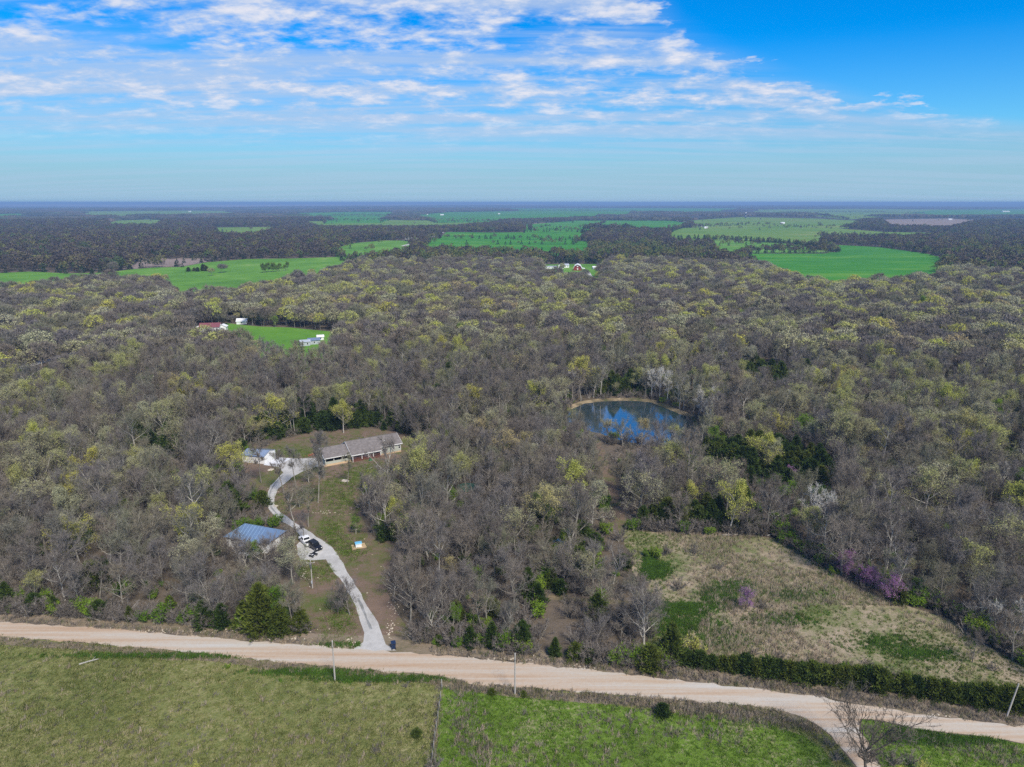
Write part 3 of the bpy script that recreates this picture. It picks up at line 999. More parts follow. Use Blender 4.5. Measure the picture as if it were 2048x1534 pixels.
def reg(kind, parts):
    """parts: (name, Tri, material); first is the trunk, the rest make the crown"""
    d = {}
    tn, tt, tm = parts[0]
    d['trunk'] = mesh('trunk', [tuple(v) for v in tt.v], tt.f, tm)
    cv, cf, ci, cm = [], [], [], []
    for _, t, m in parts[1:]:
        if not t.f:
            continue
        b = len(cv)
        cv += [tuple(v) for v in t.v]
        cf += [tuple(i + b for i in f) for f in t.f]
        ci += [len(cm)] * len(t.f)
        cm.append(m)
    d['crown'] = mesh('crown', cv, cf, cm, ci)
    b = len(cv)
    d['all'] = mesh('tree', cv + [tuple(v) for v in tt.v], cf + [tuple(i + b for i in f) for f in tt.f], cm + [tm], ci + [len(cm)] * len(tt.f))
    PROTO.setdefault(kind, []).append(d)


def make_protos():
    for s in range(6):
        H = [14, 13, 15, 12.5, 14.5, 13.5][s]
        w, c, l = grow_tree(100 + s, H, [5.6, 6.2, 5.0, 6.4, 5.4, 5.8][s], [.18, .14, .26, .12, .24, .16][s], [11, 12, 10, 12, 11, 12][s], 8, 5, 5, 1.0, 0.045, fork=1, lead=[.86, .5, .8, .45, .6, .72][s])
        reg('bare', [('trunk', w, 'bark'), ('t', c, 'twigs')])
    for s in range(3):      # tall slim trees of the stand's edge
        w, c, l = grow_tree(150 + s, 16, 3.7, .45, 8, 7, 6, 6, 0.9, 0.05, fork=1, r0=.2)
        reg('slim', [('trunk', w, 'bark'), ('t', c, 'twigs')])
    for s in range(5):
        w, c, l = grow_tree(200 + s, [13, 14, 12, 13.5, 14][s], [5.6, 6.0, 5.4, 6.4, 5.2][s], [.25, .3, .22, .26, .34][s], 9, 8, 6, 6, 0.8, 0.045, leaf=[.6, .85, .45, .95, .7][s], leaf_size=.21, leaf_top=.6)
        reg('bud', [('trunk', w, 'bark'), ('t', c, 'twigs'), ('l', l, 'buds')])
    for s in range(2):
        w, c, l = grow_tree(230 + s, 13, 6.2, .22, 9, 8, 6, 6, 0.8, 0.045, leaf=1.0, leaf_size=.25, leaf_top=.4)
        reg('yellow', [('trunk', w, 'bark'), ('t', c, 'twigs'), ('l', l, 'buds_yellow')])
        w, c, l = grow_tree(240 + s, 12, 5.6, .22, 9, 8, 6, 6, 0.8, 0.045, leaf=.95, leaf_size=.2, leaf_top=.4)
        reg('cream', [('trunk', w, 'bark'), ('t', c, 'twigs'), ('l', l, 'buds_cream')])
        w, c, l = grow_tree(250 + s, 10.5, 4.2, .2, 9, 8, 6, 6, 0.7, 0.04, leaf=1.0, leaf_size=.25)
        reg('leafy', [('trunk', w, 'bark'), ('t', c, 'twigs'), ('l', l, 'fresh_leaves')])
        w, c, l = grow_tree(260 + s, 5.0, 2.4, .18, 7, 6, 5, 5, 0.45, 0.035, leaf=.95, leaf_size=.14, r0=.08)
        reg('redbud', [('trunk', w, 'bark_dark'), ('t', c, 'twigs'), ('l', l, 'redbud_flowers')])
        w, c, l = grow_tree(270 + s, 14, 5.0, .38, 8, 6, 5, 5, 0.9, 0.05, r0=.25)
        reg('white', [('trunk', w, 'bark_white'), ('t', c, 'bark_white')])
    for s in range(2):
        w, c, l = grow_tree(290 + s, 15, 3.0, .3, 10, 7, 5, 5, 0.8, 0.05, r0=.16)
        reg('pale', [('trunk', w, 'bark_white'), ('t', c, 'buds_cream' if s else 'bark_white')])
    w, c, l = grow_tree(281, 12.0, 9.0, .20, 13, 8, 5, 5, 0.9, 0.05, r0=.26, lead=.42)
    reg('open', [('trunk', w, 'bark_dark'), ('t', c, 'bark_dark')])
    for s in range(4):
        w, c = grow_cedar(300 + s, [7.5, 6.5, 8.5, 6][s], [2.6, 2.9, 2.6, 2.7][s], 1500, [.62, .5, .75, .42][s], .55, .03, [.25, .45, .15, .5][s])
        reg('cedar', [('trunk', w, 'bark_dark'), ('c', c, 'cedar_needles')])
    for s in range(2):
        w, c = grow_cedar(320 + s, 10.5, 3.8, 2600, .62, .6, .03, .15)
        reg('big_cedar', [('trunk', w, 'bark_dark'), ('c', c, 'cedar_bronze')])
    for s in range(4):
        w, c = grow_cedar(340 + s, 3.6, 2.0, 900, .35, .42, .02, .6)
        reg('hedge', [('trunk', w, 'bark_dark'), ('c', c, ['cedar_bronze', 'cedar_needles'][s % 2])])
    for s in range(3):
        w, c, l = grow_bush(360 + s, 2.2, 1.8)
        reg('bush', [('trunk', w, 'bark'), ('t', c, 'weed_grey')])
        w, c, l = grow_bush(370 + s, 2.0, 1.5, 14, 6, .03, .8, .13)
        reg('green_bush', [('trunk', w, 'bark'), ('t', c, 'twigs'), ('l', l, 'fresh_leaves')])
        w, c, l = grow_bush(380 + s, 3.2, 2.0, 14, 6, .03, .7, .13)
        reg('olive_bush', [('trunk', w, 'bark'), ('t', c, 'twigs'), ('l', l, 'buds_yellow')])
    for s in range(5):
        w, c = grow_dome(600 + s, 13.5, 5.9, 26, 46, 1.5, .16, .18, True)
        reg('mid_bare', [('trunk', w, 'bark'), ('t', c, 'twigs')])
    for s in range(6):
        w, c = grow_dome(620 + s, 13.5, 6.0, 24, 44, .62, .3, .26)
        w2, c2 = grow_dome(640 + s, 13.2, 5.7, 20, 22, 1.4, .16, .18, True)
        reg('mid_bud', [('trunk', w, 'bark'), ('t', c2, 'twigs'), ('l', c, ['buds', 'buds', 'buds', 'buds', 'buds_cream', 'buds_yellow'][s])])
    for s in range(4):
        w, c = grow_dome(400 + s, 13, 5.8, 11, 18, 1.5, .3, .08)
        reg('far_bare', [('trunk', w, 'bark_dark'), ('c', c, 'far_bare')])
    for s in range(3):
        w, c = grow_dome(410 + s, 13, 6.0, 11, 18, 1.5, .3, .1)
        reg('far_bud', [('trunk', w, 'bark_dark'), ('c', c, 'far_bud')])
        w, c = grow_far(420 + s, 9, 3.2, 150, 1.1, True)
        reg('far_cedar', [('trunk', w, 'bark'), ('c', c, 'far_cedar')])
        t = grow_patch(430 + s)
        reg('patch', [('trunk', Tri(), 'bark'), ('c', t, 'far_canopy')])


make_protos()


def gn_scatter(name, label, cat, protos, pts, rz, sc, idx, kind='stuff'):
    """one object that carries a mass of small plants, drawn as instances on its own points"""
    pts = np.asarray(pts, np.float32)
    N = len(pts)
    c = bpy.data.collections.new(name + '_sources')
    for i, me in enumerate(protos):
        c.objects.link(bpy.data.objects.new('%s_source_%02d' % (name, i), me))
    me = bpy.data.meshes.new(name)
    me.vertices.add(N)
    me.vertices.foreach_set('co', pts.ravel())
    a = me.attributes.new('rz', 'FLOAT', 'POINT')
    a.data.foreach_set('value', np.asarray(rz, np.float32))
    sc = np.asarray(sc, np.float32)
    if sc.ndim == 1:
        sc = np.repeat(sc[:, None], 3, 1)
    a = me.attributes.new('sc', 'FLOAT_VECTOR', 'POINT')
    a.data.foreach_set('vector', sc.ravel())
    a = me.attributes.new('pick', 'INT', 'POINT')
    a.data.foreach_set('value', np.asarray(idx, np.int32))
    me.update()
    o = link(name, me)
    ng = bpy.data.node_groups.new(name, 'GeometryNodeTree')
    ng.interface.new_socket('Geometry', in_out='INPUT', socket_type='NodeSocketGeometry')
    ng.interface.new_socket('Geometry', in_out='OUTPUT', socket_type='NodeSocketGeometry')
    N_ = ng.nodes
    gi, go = N_.new('NodeGroupInput'), N_.new('NodeGroupOutput')
    ip = N_.new('GeometryNodeInstanceOnPoints')
    ci = N_.new('GeometryNodeCollectionInfo')
    ci.inputs[0].default_value = c
    ci.inputs[1].default_value = True
    ci.inputs[2].default_value = True

    def attr(nm, ty):
        q = N_.new('GeometryNodeInputNamedAttribute')
        q.data_type = ty
        q.inputs[0].default_value = nm
        return [s for s in q.outputs if s.enabled and s.name == 'Attribute'][0]
    cx = N_.new('ShaderNodeCombineXYZ')
    lk = ng.links.new
    lk(attr('rz', 'FLOAT'), cx.inputs[2])
    lk(gi.outputs[0], ip.inputs['Points'])
    lk(ci.outputs[0], ip.inputs['Instance'])
    ip.inputs['Pick Instance'].default_value = True
    lk(attr('pick', 'INT'), ip.inputs['Instance Index'])
    lk(cx.outputs[0], ip.inputs['Rotation'])
    lk(attr('sc', 'FLOAT_VECTOR'), ip.inputs['Scale'])
    lk(ip.outputs[0], go.inputs[0])
    md = o.modifiers.new('scatter', 'NODES')
    md.node_group = ng
    tag(o, label, cat, kind=kind)
    return o


PLANTS = []    # x, y, kind, variant, scale, rot, explicit label or None


def plant(x, y, kind, scale=1.0, label=None, var=None, group=None):
    PLANTS.append((x, y, kind, rnd.randrange(len(PROTO[kind])) if var is None else var, scale, rnd.uniform(0, 6.28), label, group))


def plant_px(px, py, kind, scale=1.0, label=None, var=None, group=None):
    x, y = P(px, py)
    plant(x, y, kind, scale, label, var, group)


# --- single trees and shrubs that the photograph lets one pick out
plant_px(1733, 1552, 'open', 1.12, 'dark bare spreading tree at the corner of the branch road')
plant_px(150, 1038, 'yellow', 0.95, 'bright yellow budding tree in the woods at the left, brightest there', 0)
plant_px(147, 1108, 'cream', 0.85, 'cream budding tree, left one of the pale pair below the yellow tree', 0)
plant_px(212, 1098, 'cream', 0.85, 'cream budding tree, right one of the pale pair below the yellow tree', 1)
plant_px(687, 866, 'yellow', 0.92, 'golden budding tree with straight trunk behind the long grey house', 1)
plant_px(385, 1168, 'cream', 0.9, 'large cream budding tree in front of the blue roof, left one', 1)
plant_px(586, 1168, 'cream', 0.85, 'cream budding tree between the blue roof and the utility pole', 0)
plant_px(511, 1132, 'leafy', 0.6, 'fresh green leafy tree standing before the blue metal roof', 0)
plant_px(556, 1138, 'bare', 0.82, 'bare tree with dark limbs before the right end of the blue roof', 1)
plant_px(474, 1126, 'bare', 0.8, 'bare tree with dark limbs before the left end of the blue roof', 3)
plant_px(560, 1254, 'leafy', 0.85, 'bright green leafy tree behind the big cedar by the road', 1)
plant_px(600, 1262, 'slim', 0.62, 'thin bare tree at the right end of the roadside cedars', 1)
plant_px(585, 1262, 'slim', 0.70, 'pale forked bare tree among the roadside cedars', 0)
plant_px(525, 1262, 'big_cedar', 0.98, 'tall conical cedar with bronze tint beside the gravel road', 0)
plant_px(560, 1268, 'big_cedar', 0.62, 'broad low cedar in front of the bright green tree', 1)
plant_px(602, 1262, 'big_cedar', 0.50, 'rounded cedar at the driveway end of the roadside thicket', 1)
plant_px(490, 1256, 'big_cedar', 0.55, 'broad cedar left of the tall conical cedar', 0)
for i, (x, y, s) in enumerate([(16, 1215, .55), (70, 1222, .5), (110, 1226, .42), (200, 1233, .5), (260, 1240, .3), (330, 1240, .3), (410, 1252, .6), (445, 1254, .55)]):
    plant_px(x, y, 'cedar', s * 1.25, 'low dark cedar at the foot of the front woods, number %s from left' % ['one', 'two', 'three', 'four', 'five', 'six', 'seven', 'eight'][i])
plant_px(448, 1250, 'bare', 0.62, 'small bare tree leaning over the roadside cedars', 2)
plant_px(735, 985, 'olive_bush', 1.9, 'yellow green young tree on the lawn below the house', 0)
plant_px(765, 1070, 'leafy', 0.55, 'slim fresh green tree at the edge of the lawn', 1)
plant_px(712, 1068, 'leafy', 0.45, 'small fresh green tree at the left edge of the lawn thicket', 0)
plant_px(775, 1078, 'cedar', 0.8, 'dark green cedar at the foot of the lawn thicket', 1)
plant_px(905, 925, 'cedar', 1.25, 'tall dark cedar standing right of the long house', 2)
plant_px(952, 918, 'cedar', 0.65, 'small dark cedar right of the tall cedar by the house')
plant_px(1075, 1214, 'cedar', 0.72, 'lone dark cedar beside the footpath bend', 0)
plant_px(1103, 1176, 'cedar', 0.62, 'dark cedar behind the footpath')
plant_px(905, 1262, 'leafy', 0.55, 'fresh green tree near the road, right of the bin', 1)
for i, (x, y, s, w) in enumerate([(855, 1276, .34, 'first'), (879, 1288, .30, 'second'), (905, 1284, .36, 'third'), (940, 1292, .5, 'fourth'), (985, 1292, .55, 'fifth'), (1045, 1296, .7, 'sixth'), (1110, 1312, .42, 'seventh'), (1150, 1318, .48, 'eighth'), (1180, 1324, .4, 'ninth')]):
    plant_px(x, y, 'cedar', s * 1.1, '%s cedar bush along the road, counting right from the bin' % w)
for i, (x, y, s) in enumerate([(1300, 1338, .95), (1342, 1322, 1.15)]):
    plant_px(x, y, 'cedar', s * .8, ['dark cedar at the corner of the woods before the hedge', 'tall cedar at the left end of the cedar hedge'][i])
plant_px(1312, 1115, 'green_bush', 1.5, 'bright green bush in the top corner of the old field', 0)
plant_px(1296, 1112, 'green_bush', 1.1, 'dark green bush beside the bright bush in the old field', 1)
plant_px(1348, 1300, 'olive_bush', 1.35, 'pale flowering bush at the left end of the hedge', 1)
plant_px(1388, 1306, 'olive_bush', 1.2, 'pale flowering bush next to the hedge, right one of two', 2)
plant_px(1490, 1222, 'redbud', 0.95, 'lone purple redbud in the middle of the old field', 0)
plant_px(1526, 1218, 'bush', 1.2, 'grey bare bush right of the lone redbud', 1)
plant_px(1360, 1180, 'bush', 1.6, 'round grey bare bush left of the lone redbud', 0)
plant_px(1390, 1108, 'bush', 1.5, 'grey bare bush at the top of the old field', 2)
plant_px(1330, 1110, 'bush', 1.5, 'grey bare bush right of the bright green bush', 0)
plant_px(1437, 1140, 'bush', 1.1, 'small grey bush in the upper old field', 1)
for i, (x, y, s) in enumerate([(1690, 1152, 1.2), (1727, 1172, 1.0), (1778, 1204, 1.25), (1742, 1184, .9)]):
    plant_px(x, y, 'redbud', s, ['uppermost redbud on the right edge of the old field', 'faint redbud between the uppermost and the bright one', 'bright redbud lowest on the right edge of the old field', 'small redbud just above the bright one'][i])
plant_px(1583, 965, 'redbud', 1.0, 'purple redbud below the cedar grove', 1)
plant_px(1668, 905, 'redbud', 1.1, 'pale purple redbud right of the cedar grove', 0)
plant_px(1636, 1110, 'green_bush', .9, 'dark green bush on the right edge of the old field, upper one', 2)
plant_px(1668, 1148, 'green_bush', 1.0, 'dark green bush on the right edge of the old field, lower one', 1)
plant_px(1945, 1325, 'bare', 0.46, 'lone bare tree standing in the old field near the hedge', 0)
plant_px(1985, 1340, 'bush', .9, 'bare bush right of the lone field tree', 1)
for i, (x, y) in enumerate([(1560, 1318), (1620, 1330), (1660, 1335), (1700, 1340), (1760, 1345), (1790, 1355), (1510, 1310), (1735, 1330)]):
    plant_px(x, y, 'bush', .7 + .4 * rnd.random(), 'grey bare thicket bush close behind the cedar hedge', group='thicket bushes behind the cedar hedge')
plant_px(1686, 1338, 'green_bush', .8, 'small fresh green bush behind the hedge, left of its gap', 0)
plant_px(1815, 1352, 'green_bush', .6, 'tiny fresh green bush behind the hedge gap', 1)
# hedge of clipped cedars along the road
hx = [(1372, 1328), (1398, 1333), (1424, 1336), (1446, 1338), (1466, 1342), (1490, 1345), (1512, 1349), (1536, 1352), (1558, 1354), (1580, 1357), (1602, 1360), (1624, 1362), (1646, 1365), (1668, 1368), (1690, 1370), (1712, 1372), (1734, 1376), (1756, 1380), (1806, 1388), (1830, 1389), (1862, 1394), (1886, 1398), (1908, 1401), (1930, 1404), (1952, 1407), (1974, 1410), (1996, 1413), (2018, 1416), (2042, 1420), (2066, 1423)]
for i, (x, y) in enumerate(hx):
    plant_px(x, y - 2, 'hedge', (.72 if i < 5 else .92) * rnd.uniform(.9, 1.15), 'clipped dark cedar in the roadside hedge below the old field', group='cedars of the roadside hedge')
plant_px(1326, 1431, 'hedge', .62, 'round green shrub alone at the edge of the bright pasture', 1)
plant_px(984, 1388, 'hedge', .32, 'small green shrub left of the middle utility pole', 0)
plant_px(1047, 1393, 'hedge', .30, 'small green shrub right of the middle utility pole', 1)
plant_px(834, 1472, 'hedge', .40, 'dark green shrub alone in the olive pasture near the fence', 1)
plant_px(752, 1504, 'bush', .62, 'grey bare shrub in the olive pasture', 1)
plant_px(614, 1474, 'bush', .38, 'low dark weed clump left of the grey shrub', 2)
plant_px(870, 1542, 'bush', 1.25, 'large grey bare bush at the foot of the fence line', 0)
plant_px(738, 1372, 'bush', .5, 'brown weed clump beside the left utility pole', 0)
plant_px(812, 1374, 'bush', .55, 'brown weed clump on the road bank left of the fence', 1)
plant_px(455, 1336, 'green_bush', .5, 'low green shrub on the bank below the road', 1)
plant_px(392, 1538, 'olive_bush', .45, 'yellow green shrub cut by the bottom of the picture', 1)
plant_px(1050, 1428, 'bush', .5, 'grey weed clump below the middle utility pole', 2)
plant_px(1785, 1530, 'bush', 1.3, 'grey thicket bush beside the corner tree', 0)
plant_px(1822, 1528, 'bush', 1.1, 'grey thicket bush right of the corner tree', 1)
plant_px(1840, 1552, 'olive_bush', .85, 'olive budding bush in front of the corner thicket', 0)
plant_px(1800, 1556, 'olive_bush', .7, 'small olive budding bush under the corner tree', 2)
plant_px(1655, 1490, 'bush', .8, 'dark weed thicket at the left of the branch road', 2)
plant_px(1670, 1520, 'bush', .9, 'grey weed thicket at the foot of the branch road', 0)
for i, (x, y, s, lab) in enumerate([(1625, 1066, .95, 'white barked bare tree at the top right corner of the old field, left stem'), (1640, 1070, .9, 'white barked bare tree at the top right corner of the old field, right stem'), (1574, 848, .95, 'white barked tree standing alone above the cedar grove'),
                                    (2000, 1000, .8, 'pale bare tree at the right edge beside a bright green tree'), (1150, 790, .9, 'pale bare tree left of the pond head'), (1990, 1270, .6, 'pale bare tree in the woods right of the old field, left of two'), (2040, 1285, .7, 'pale bare tree in the woods right of the old field, right of two')]):
    plant_px(x, y, 'white', s, lab)
plant_px(2040, 1012, 'leafy', 1.0, 'bright green leafy tree cut by the right edge', 0)
plant_px(1975, 968, 'leafy', .85, 'fresh green tree left of the one cut by the right edge', 1)
plant_px(1905, 1130, 'leafy', .7, 'yellow green leafy tree in the woods right of the old field', 0)
plant_px(1130, 1106, 'leafy', .6, 'fresh green tree by the blue tarp in the woods', 1)
plant_px(1066, 1100, 'leafy', .62, 'fresh green tree left of the blue tarp in the woods', 0)
plant_px(995, 1110, 'leafy', .55, 'thin fresh green tree left of two brighter ones in the middle woods', 1)
plant_px(922, 683, 'leafy', 1.1, 'vivid lime green tree alone in the far woods', 0)
for i, (x, y, s) in enumerate([(135, 712, .8), (160, 708, .8), (175, 727, 1.1), (325, 682, 1.0), (95, 722, .7), (215, 690, .8)]):
    plant_px(x, y, 'leafy', s, ['bright green tree above the left lane', 'bright green tree at the bend of the left lane', 'bright green tree below the left lane', 'bright green round tree left of the red roofed house', 'small bright green tree on the left lane', 'bright green bush tree at the top of the left lane'][i])
plant_px(1845, 640, 'leafy', 1.6, 'vivid green tree in the far woods below the dark crop field', 1)
# trees on the lawn around the driveway
for i, (x, y, k, s, lab) in enumerate([(569, 990, 'slim', .9, 'slim dark bare tree on the inside of the driveway bend'), (592, 978, 'slim', .85, 'slim bare tree between driveway bend and house'), (636, 1006, 'slim', .95, 'slim bare tree on the lawn, nearest the rocks'), (648, 958, 'slim', 1.0, 'tall bare tree before the left end of the house'),
                                        (640, 948, 'slim', .85, 'bare tree at the corner of the parking pad'), (618, 965, 'bare', .6, 'low bare tree on the lawn below the parking pad'), (600, 1015, 'bare', .62, 'spreading bare tree on the lawn inside the bend'), (617, 1054, 'slim', .75, 'slim pale tree on the lawn beside the driveway'),
                                        (592, 1058, 'slim', .8, 'slim dark tree at the edge of the lower driveway'), (695, 968, 'slim', .62, 'thin tree beside the round stone on the lawn'), (523, 966, 'slim', .9, 'slim tree below the white garage'), (700, 1230, 'bare', .66, 'bare tree leaning over the lower driveway'),
                                        (676, 1225, 'bare', .5, 'small bare tree left of the lower driveway'), (788, 1190, 'bare', .6, 'bare tree right of the lower driveway'), (525, 1012, 'cedar', .75, 'narrow dark cedar left of the driveway bend'), (610, 1086, 'slim', .55, 'thin tree beside the white pickup'),
                                        (745, 1040, 'bare', .95, 'tall bare tree at the lawn edge below the house'), (775, 1020, 'bare', .9, 'bare tree right of the lawn edge')]):
    plant_px(x, y, k, s, lab)

for x, y in ((520, 872), (548, 866), (590, 868), (612, 862), (640, 856), (662, 852), (676, 854), (712, 852), (735, 850), (760, 850), (790, 856), (815, 866), (838, 880), (500, 884)):
    plant_px(x, y, 'slim', rnd.uniform(.7, 1.0), 'slim tree with bare lower trunk at the edge of the yard behind the house', group='slim trees edging the yard behind the house')
for x, y, k, sc_, w in ((1132, 862, 'bud', .8, 'first'), (1158, 872, 'bare', .75, 'second'), (1215, 884, 'bud', .72, 'third'), (1246, 892, 'bare', .8, 'fourth'), (1282, 898, 'bud', .8, 'fifth'), (1318, 902, 'bare', .85, 'sixth'), (1352, 900, 'bud', .75, 'seventh')):
    plant_px(x, y, k, sc_, '%s tree from the left in the row along the near shore of the pond' % w)
plant_px(497, 1146, 'bare', .68, 'bare tree before the middle of the blue roof, left of the leafy one', 5)
plant_px(532, 1150, 'bare', .66, 'bare tree before the middle of the blue roof, right of the leafy one', 0)
PALE = [(1290, 792), (1306, 796), (1322, 800), (1338, 806), (1352, 812), (1366, 818), (1384, 826), (1398, 838), (1410, 850), (1420, 862), (1405, 826), (1425, 842), (1436, 858), (1415, 876), (1392, 818), (1372, 808)]
for x, y in PALE:
    plant_px(x + rnd.uniform(-4, 4), y + rnd.uniform(-2, 2), 'pale', rnd.uniform(.75, 1.05), 'pale slender bare tree in the stand along the right shore of the pond', group='pale trees on the right shore of the pond')

# --- woods: a jittered grid, thinned by fields, roads, yard, pond and paths
HEDGE_STRIP = px_line([(1320, 1290), (1500, 1322), (1700, 1345), (1850, 1370), (2048, 1400), (2250, 1440), (2250, 1500), (2048, 1455), (1671, 1402), (1500, 1380), (1330, 1358)])
EXCL = [HEDGE_STRIP, MAIN_ROAD, DRIVE, BANK, POOL, CLEARING, YARD, SOUTH, SE, VERGE_N] + [f[2] for f in FIELDS if f[0] != 'sunlit_plain']
HOUSES_CLEAR = [((-50, 231), 20), ((-66, 165), 8.5), ((-87, 227), 8)] + [(P(a, b), w) for a, b, w in ((422, 662, 11), (402, 661, 6), (446, 660, 7), (485, 647, 8), (616, 688, 9), (628, 687, 8), (1155, 538, 16), (1101, 537, 14), (1127, 536, 14), (1190, 538, 10), (818, 480, 20), (834, 480, 14), (2044, 562, 12))]
GROVES = [px_line(p) for p in (
    [(1400, 905), (1440, 890), (1500, 905), (1560, 900), (1610, 925), (1690, 940), (1660, 965), (1560, 975), (1500, 975), (1450, 940)],
    [(1280, 1050), (1330, 1035), (1420, 1030), (1500, 1035), (1540, 1062), (1420, 1062), (1300, 1056)],
    [(480, 870), (540, 850), (700, 842), (840, 850), (850, 868), (700, 860), (560, 876), (500, 888)],
    [(300, 900), (350, 880), (430, 880), (400, 930), (320, 950), (290, 940)],
    [(820, 800), (900, 790), (900, 815), (840, 820)],
    [(1470, 740), (1540, 735), (1600, 770), (1560, 810), (1480, 790)],
    [(1180, 780), (1280, 770), (1330, 780), (1290, 792), (1200, 795)],
    [(1960, 920), (2048, 900), (2048, 950), (1980, 960)],
    [(860, 760), (900, 755), (910, 775), (870, 780)],
    [(1740, 1220), (1850, 1260), (1960, 1300), (1920, 1240), (1800, 1200)],
)]
FAR_GROVES = [px_line(p) for p in (
    [(560, 570), (640, 540), (760, 522), (900, 512), (1180, 510), (1440, 510), (1440, 528), (1180, 532), (1000, 525), (760, 548), (640, 575)],
    [(1180, 495), (1320, 492), (1420, 502), (1450, 520), (1300, 520), (1200, 515)],
    [(480, 620), (520, 618), (520, 650), (490, 650)],
    [(1120, 548), (1180, 552), (1180, 566), (1130, 562)])]


def woods():
    bands = [(95, 330, 5.2), (330, 1000, 6.2), (1000, 3700, 9.6)]
    allp = []
    for r0, r1, sp in bands:
        xm = r1 * 0.90
        nx, ny = int(2 * xm / sp), int(r1 / sp)
        gx, gy = np.meshgrid(np.arange(nx) * sp - xm, np.arange(ny) * sp)
        x = (gx + nrg.uniform(-.48, .48, gx.shape) * sp).ravel()
        y = (gy + nrg.uniform(-.48, .48, gx.shape) * sp).ravel()
        r = np.hypot(x, y)
        ok = (r > r0) & (r <= r1) & (np.abs(x) < y * 0.86 + 12)
        x, y = x[ok], y[ok]
        for poly in EXCL:
            q = np.array(poly)
            lo, hi = q.min(0) - 1, q.max(0) + 1
            c = (x > lo[0]) & (x < hi[0]) & (y > lo[1]) & (y < hi[1])
            if c.any():
                kill = np.zeros(len(x), bool)
                kill[c] = inpoly(poly, x[c], y[c])
                x, y = x[~kill], y[~kill]
        for ln, w in ((TRAIL, 2.6), (TRAIL2, 1.2), (GAP, 2.8), (LEFT_ROAD, 4.5), (BARN_LANE, 8.0), (FAR_ROAD, 16), (FAR_ROAD2, 20), (ROAD_UP, 5.0)):
            d = dist_line(ln, x, y)
            x, y = x[d > w], y[d > w]
        for (cx, cy), w in HOUSES_CLEAR:
            d = np.hypot(x - cx, y - cy)
            x, y = x[d > w], y[d > w]
        # keep the pond, the small pool and the houses in sight: thin what stands right in front of them
        for poly, far, keep in ((POND, 26, .6), (POOL, 16, .5)):
            c = np.mean(poly, axis=0)
            wd = np.ptp(np.array(poly)[:, 0]) / 2
            fr = (np.abs(x - c[0]) < wd) & (y < c[1]) & (y > np.min(np.array(poly)[:, 1]) - far)
            fr &= nrg.random(len(x)) > keep
            x, y = x[~fr], y[~fr]
        allp.append((x, y))
    return np.concatenate([a[0] for a in allp]), np.concatenate([a[1] for a in allp])


wx, wy = woods()
wr = np.hypot(wx, wy)


def vnoise(x, y, s, seed):
    a = np.sin(x / s + seed) + np.sin(y / s * 1.13 + 2.1 * seed) + np.sin((x + y) / s * .71 + seed * 3.3) + np.sin((x - 1.4 * y) / s * .47 + seed * .7)
    return a / 4


# clear views: openings through which the photograph shows driveway, roofs, pond, grove and lawn
SIGHT = [(p, .06, 9) for p in ((540, 1022), (533, 1005), (536, 985), (548, 968), (560, 952), (575, 940), (600, 928), (625, 925), (560, 1036), (580, 1048), (545, 1045), (520, 1010), (510, 985), (525, 960))]
SIGHT += [(p, .04, 8) for p in ((500, 902), (515, 904), (530, 908), (545, 912), (535, 920), (560, 925), (660, 915), (680, 905), (700, 915), (720, 890), (740, 895), (760, 885), (780, 880), (795, 880), (770, 900), (795, 896), (610, 905), (640, 895))]
SIGHT += [(p, .55, 5) for p in ((460, 1070), (480, 1062), (500, 1056), (520, 1062), (540, 1060), (560, 1066), (540, 1080), (505, 1070))]
SIGHT += [(p, .06, 8) for p in ((612, 1083), (630, 1092), (625, 1110), (605, 1100), (623, 1130), (625, 1165), (660, 1060), (690, 1000), (690, 1040), (700, 1080), (720, 1090), (680, 975), (720, 950), (640, 1070), (700, 1110), (740, 1120), (650, 1180), (640, 1220), (660, 1260))]
SIGHT += [(p, .10, 6) for p in ((1180, 815), (1200, 830), (1215, 848), (1240, 812), (1250, 830), (1280, 815), (1290, 840), (1310, 830), (1330, 845), (1350, 838), (1370, 850), (1225, 810))]
SIGHT += [(p, .30, 6) for p in ((1150, 835), (1270, 860), (935, 972), (1210, 930), (1225, 980), (1240, 1040))]
SIGHT += [(p, .15, 5) for p in ((1420, 895), (1450, 890), (1480, 910), (1510, 905), (1540, 920), (1570, 915), (1600, 930), (1550, 945), (1510, 940), (1590, 955), (1640, 945))]
SIGHT += [(p, .0, 9) for p in ((410, 652), (418, 652), (426, 652), (434, 654), (422, 659), (446, 655), (402, 657), (430, 659))]
SIGHT += [(p, .45, 5) for p in ((550, 668), (580, 674), (610, 672), (650, 670))]
SIGHT += [(p, .08, 7) for p in ((620, 684), (485, 644), (1155, 537), (1125, 533), (1100, 533), (1190, 536), )]
SIGHT += [(p, .35, 6) for p in ((40, 728), (62, 721), (85, 715), (110, 709), (135, 703), (160, 696))]
SIGHT += [(p, .4, 6) for p in ((1110, 1225), (1120, 1260), (1125, 1290), (1100, 1210))]


def sight_lines():
    r = np.hypot(wx, wy)
    gone = np.zeros(len(wx), bool)
    near = np.where(r < 900)[0]
    z0 = terr(wx[near], wy[near])
    cx, cy = project(wx[near], wy[near], z0 + 8.0)
    bx, by = project(wx[near], wy[near], z0)
    rad = 5.5 * FPX / r[near]
    for (a, b), keep, wdt in SIGHT:
        hit = (np.abs(cx - a) < rad * .8 + wdt * .3) & (np.abs(cy - b) < rad * 1.15) & (by > b + 2)
        gone[near[hit & (nrg.random(len(near)) > keep)]] = True
    for gq in GROVES:
        gone &= ~inpoly(gq, wx, wy)
    return ~gone


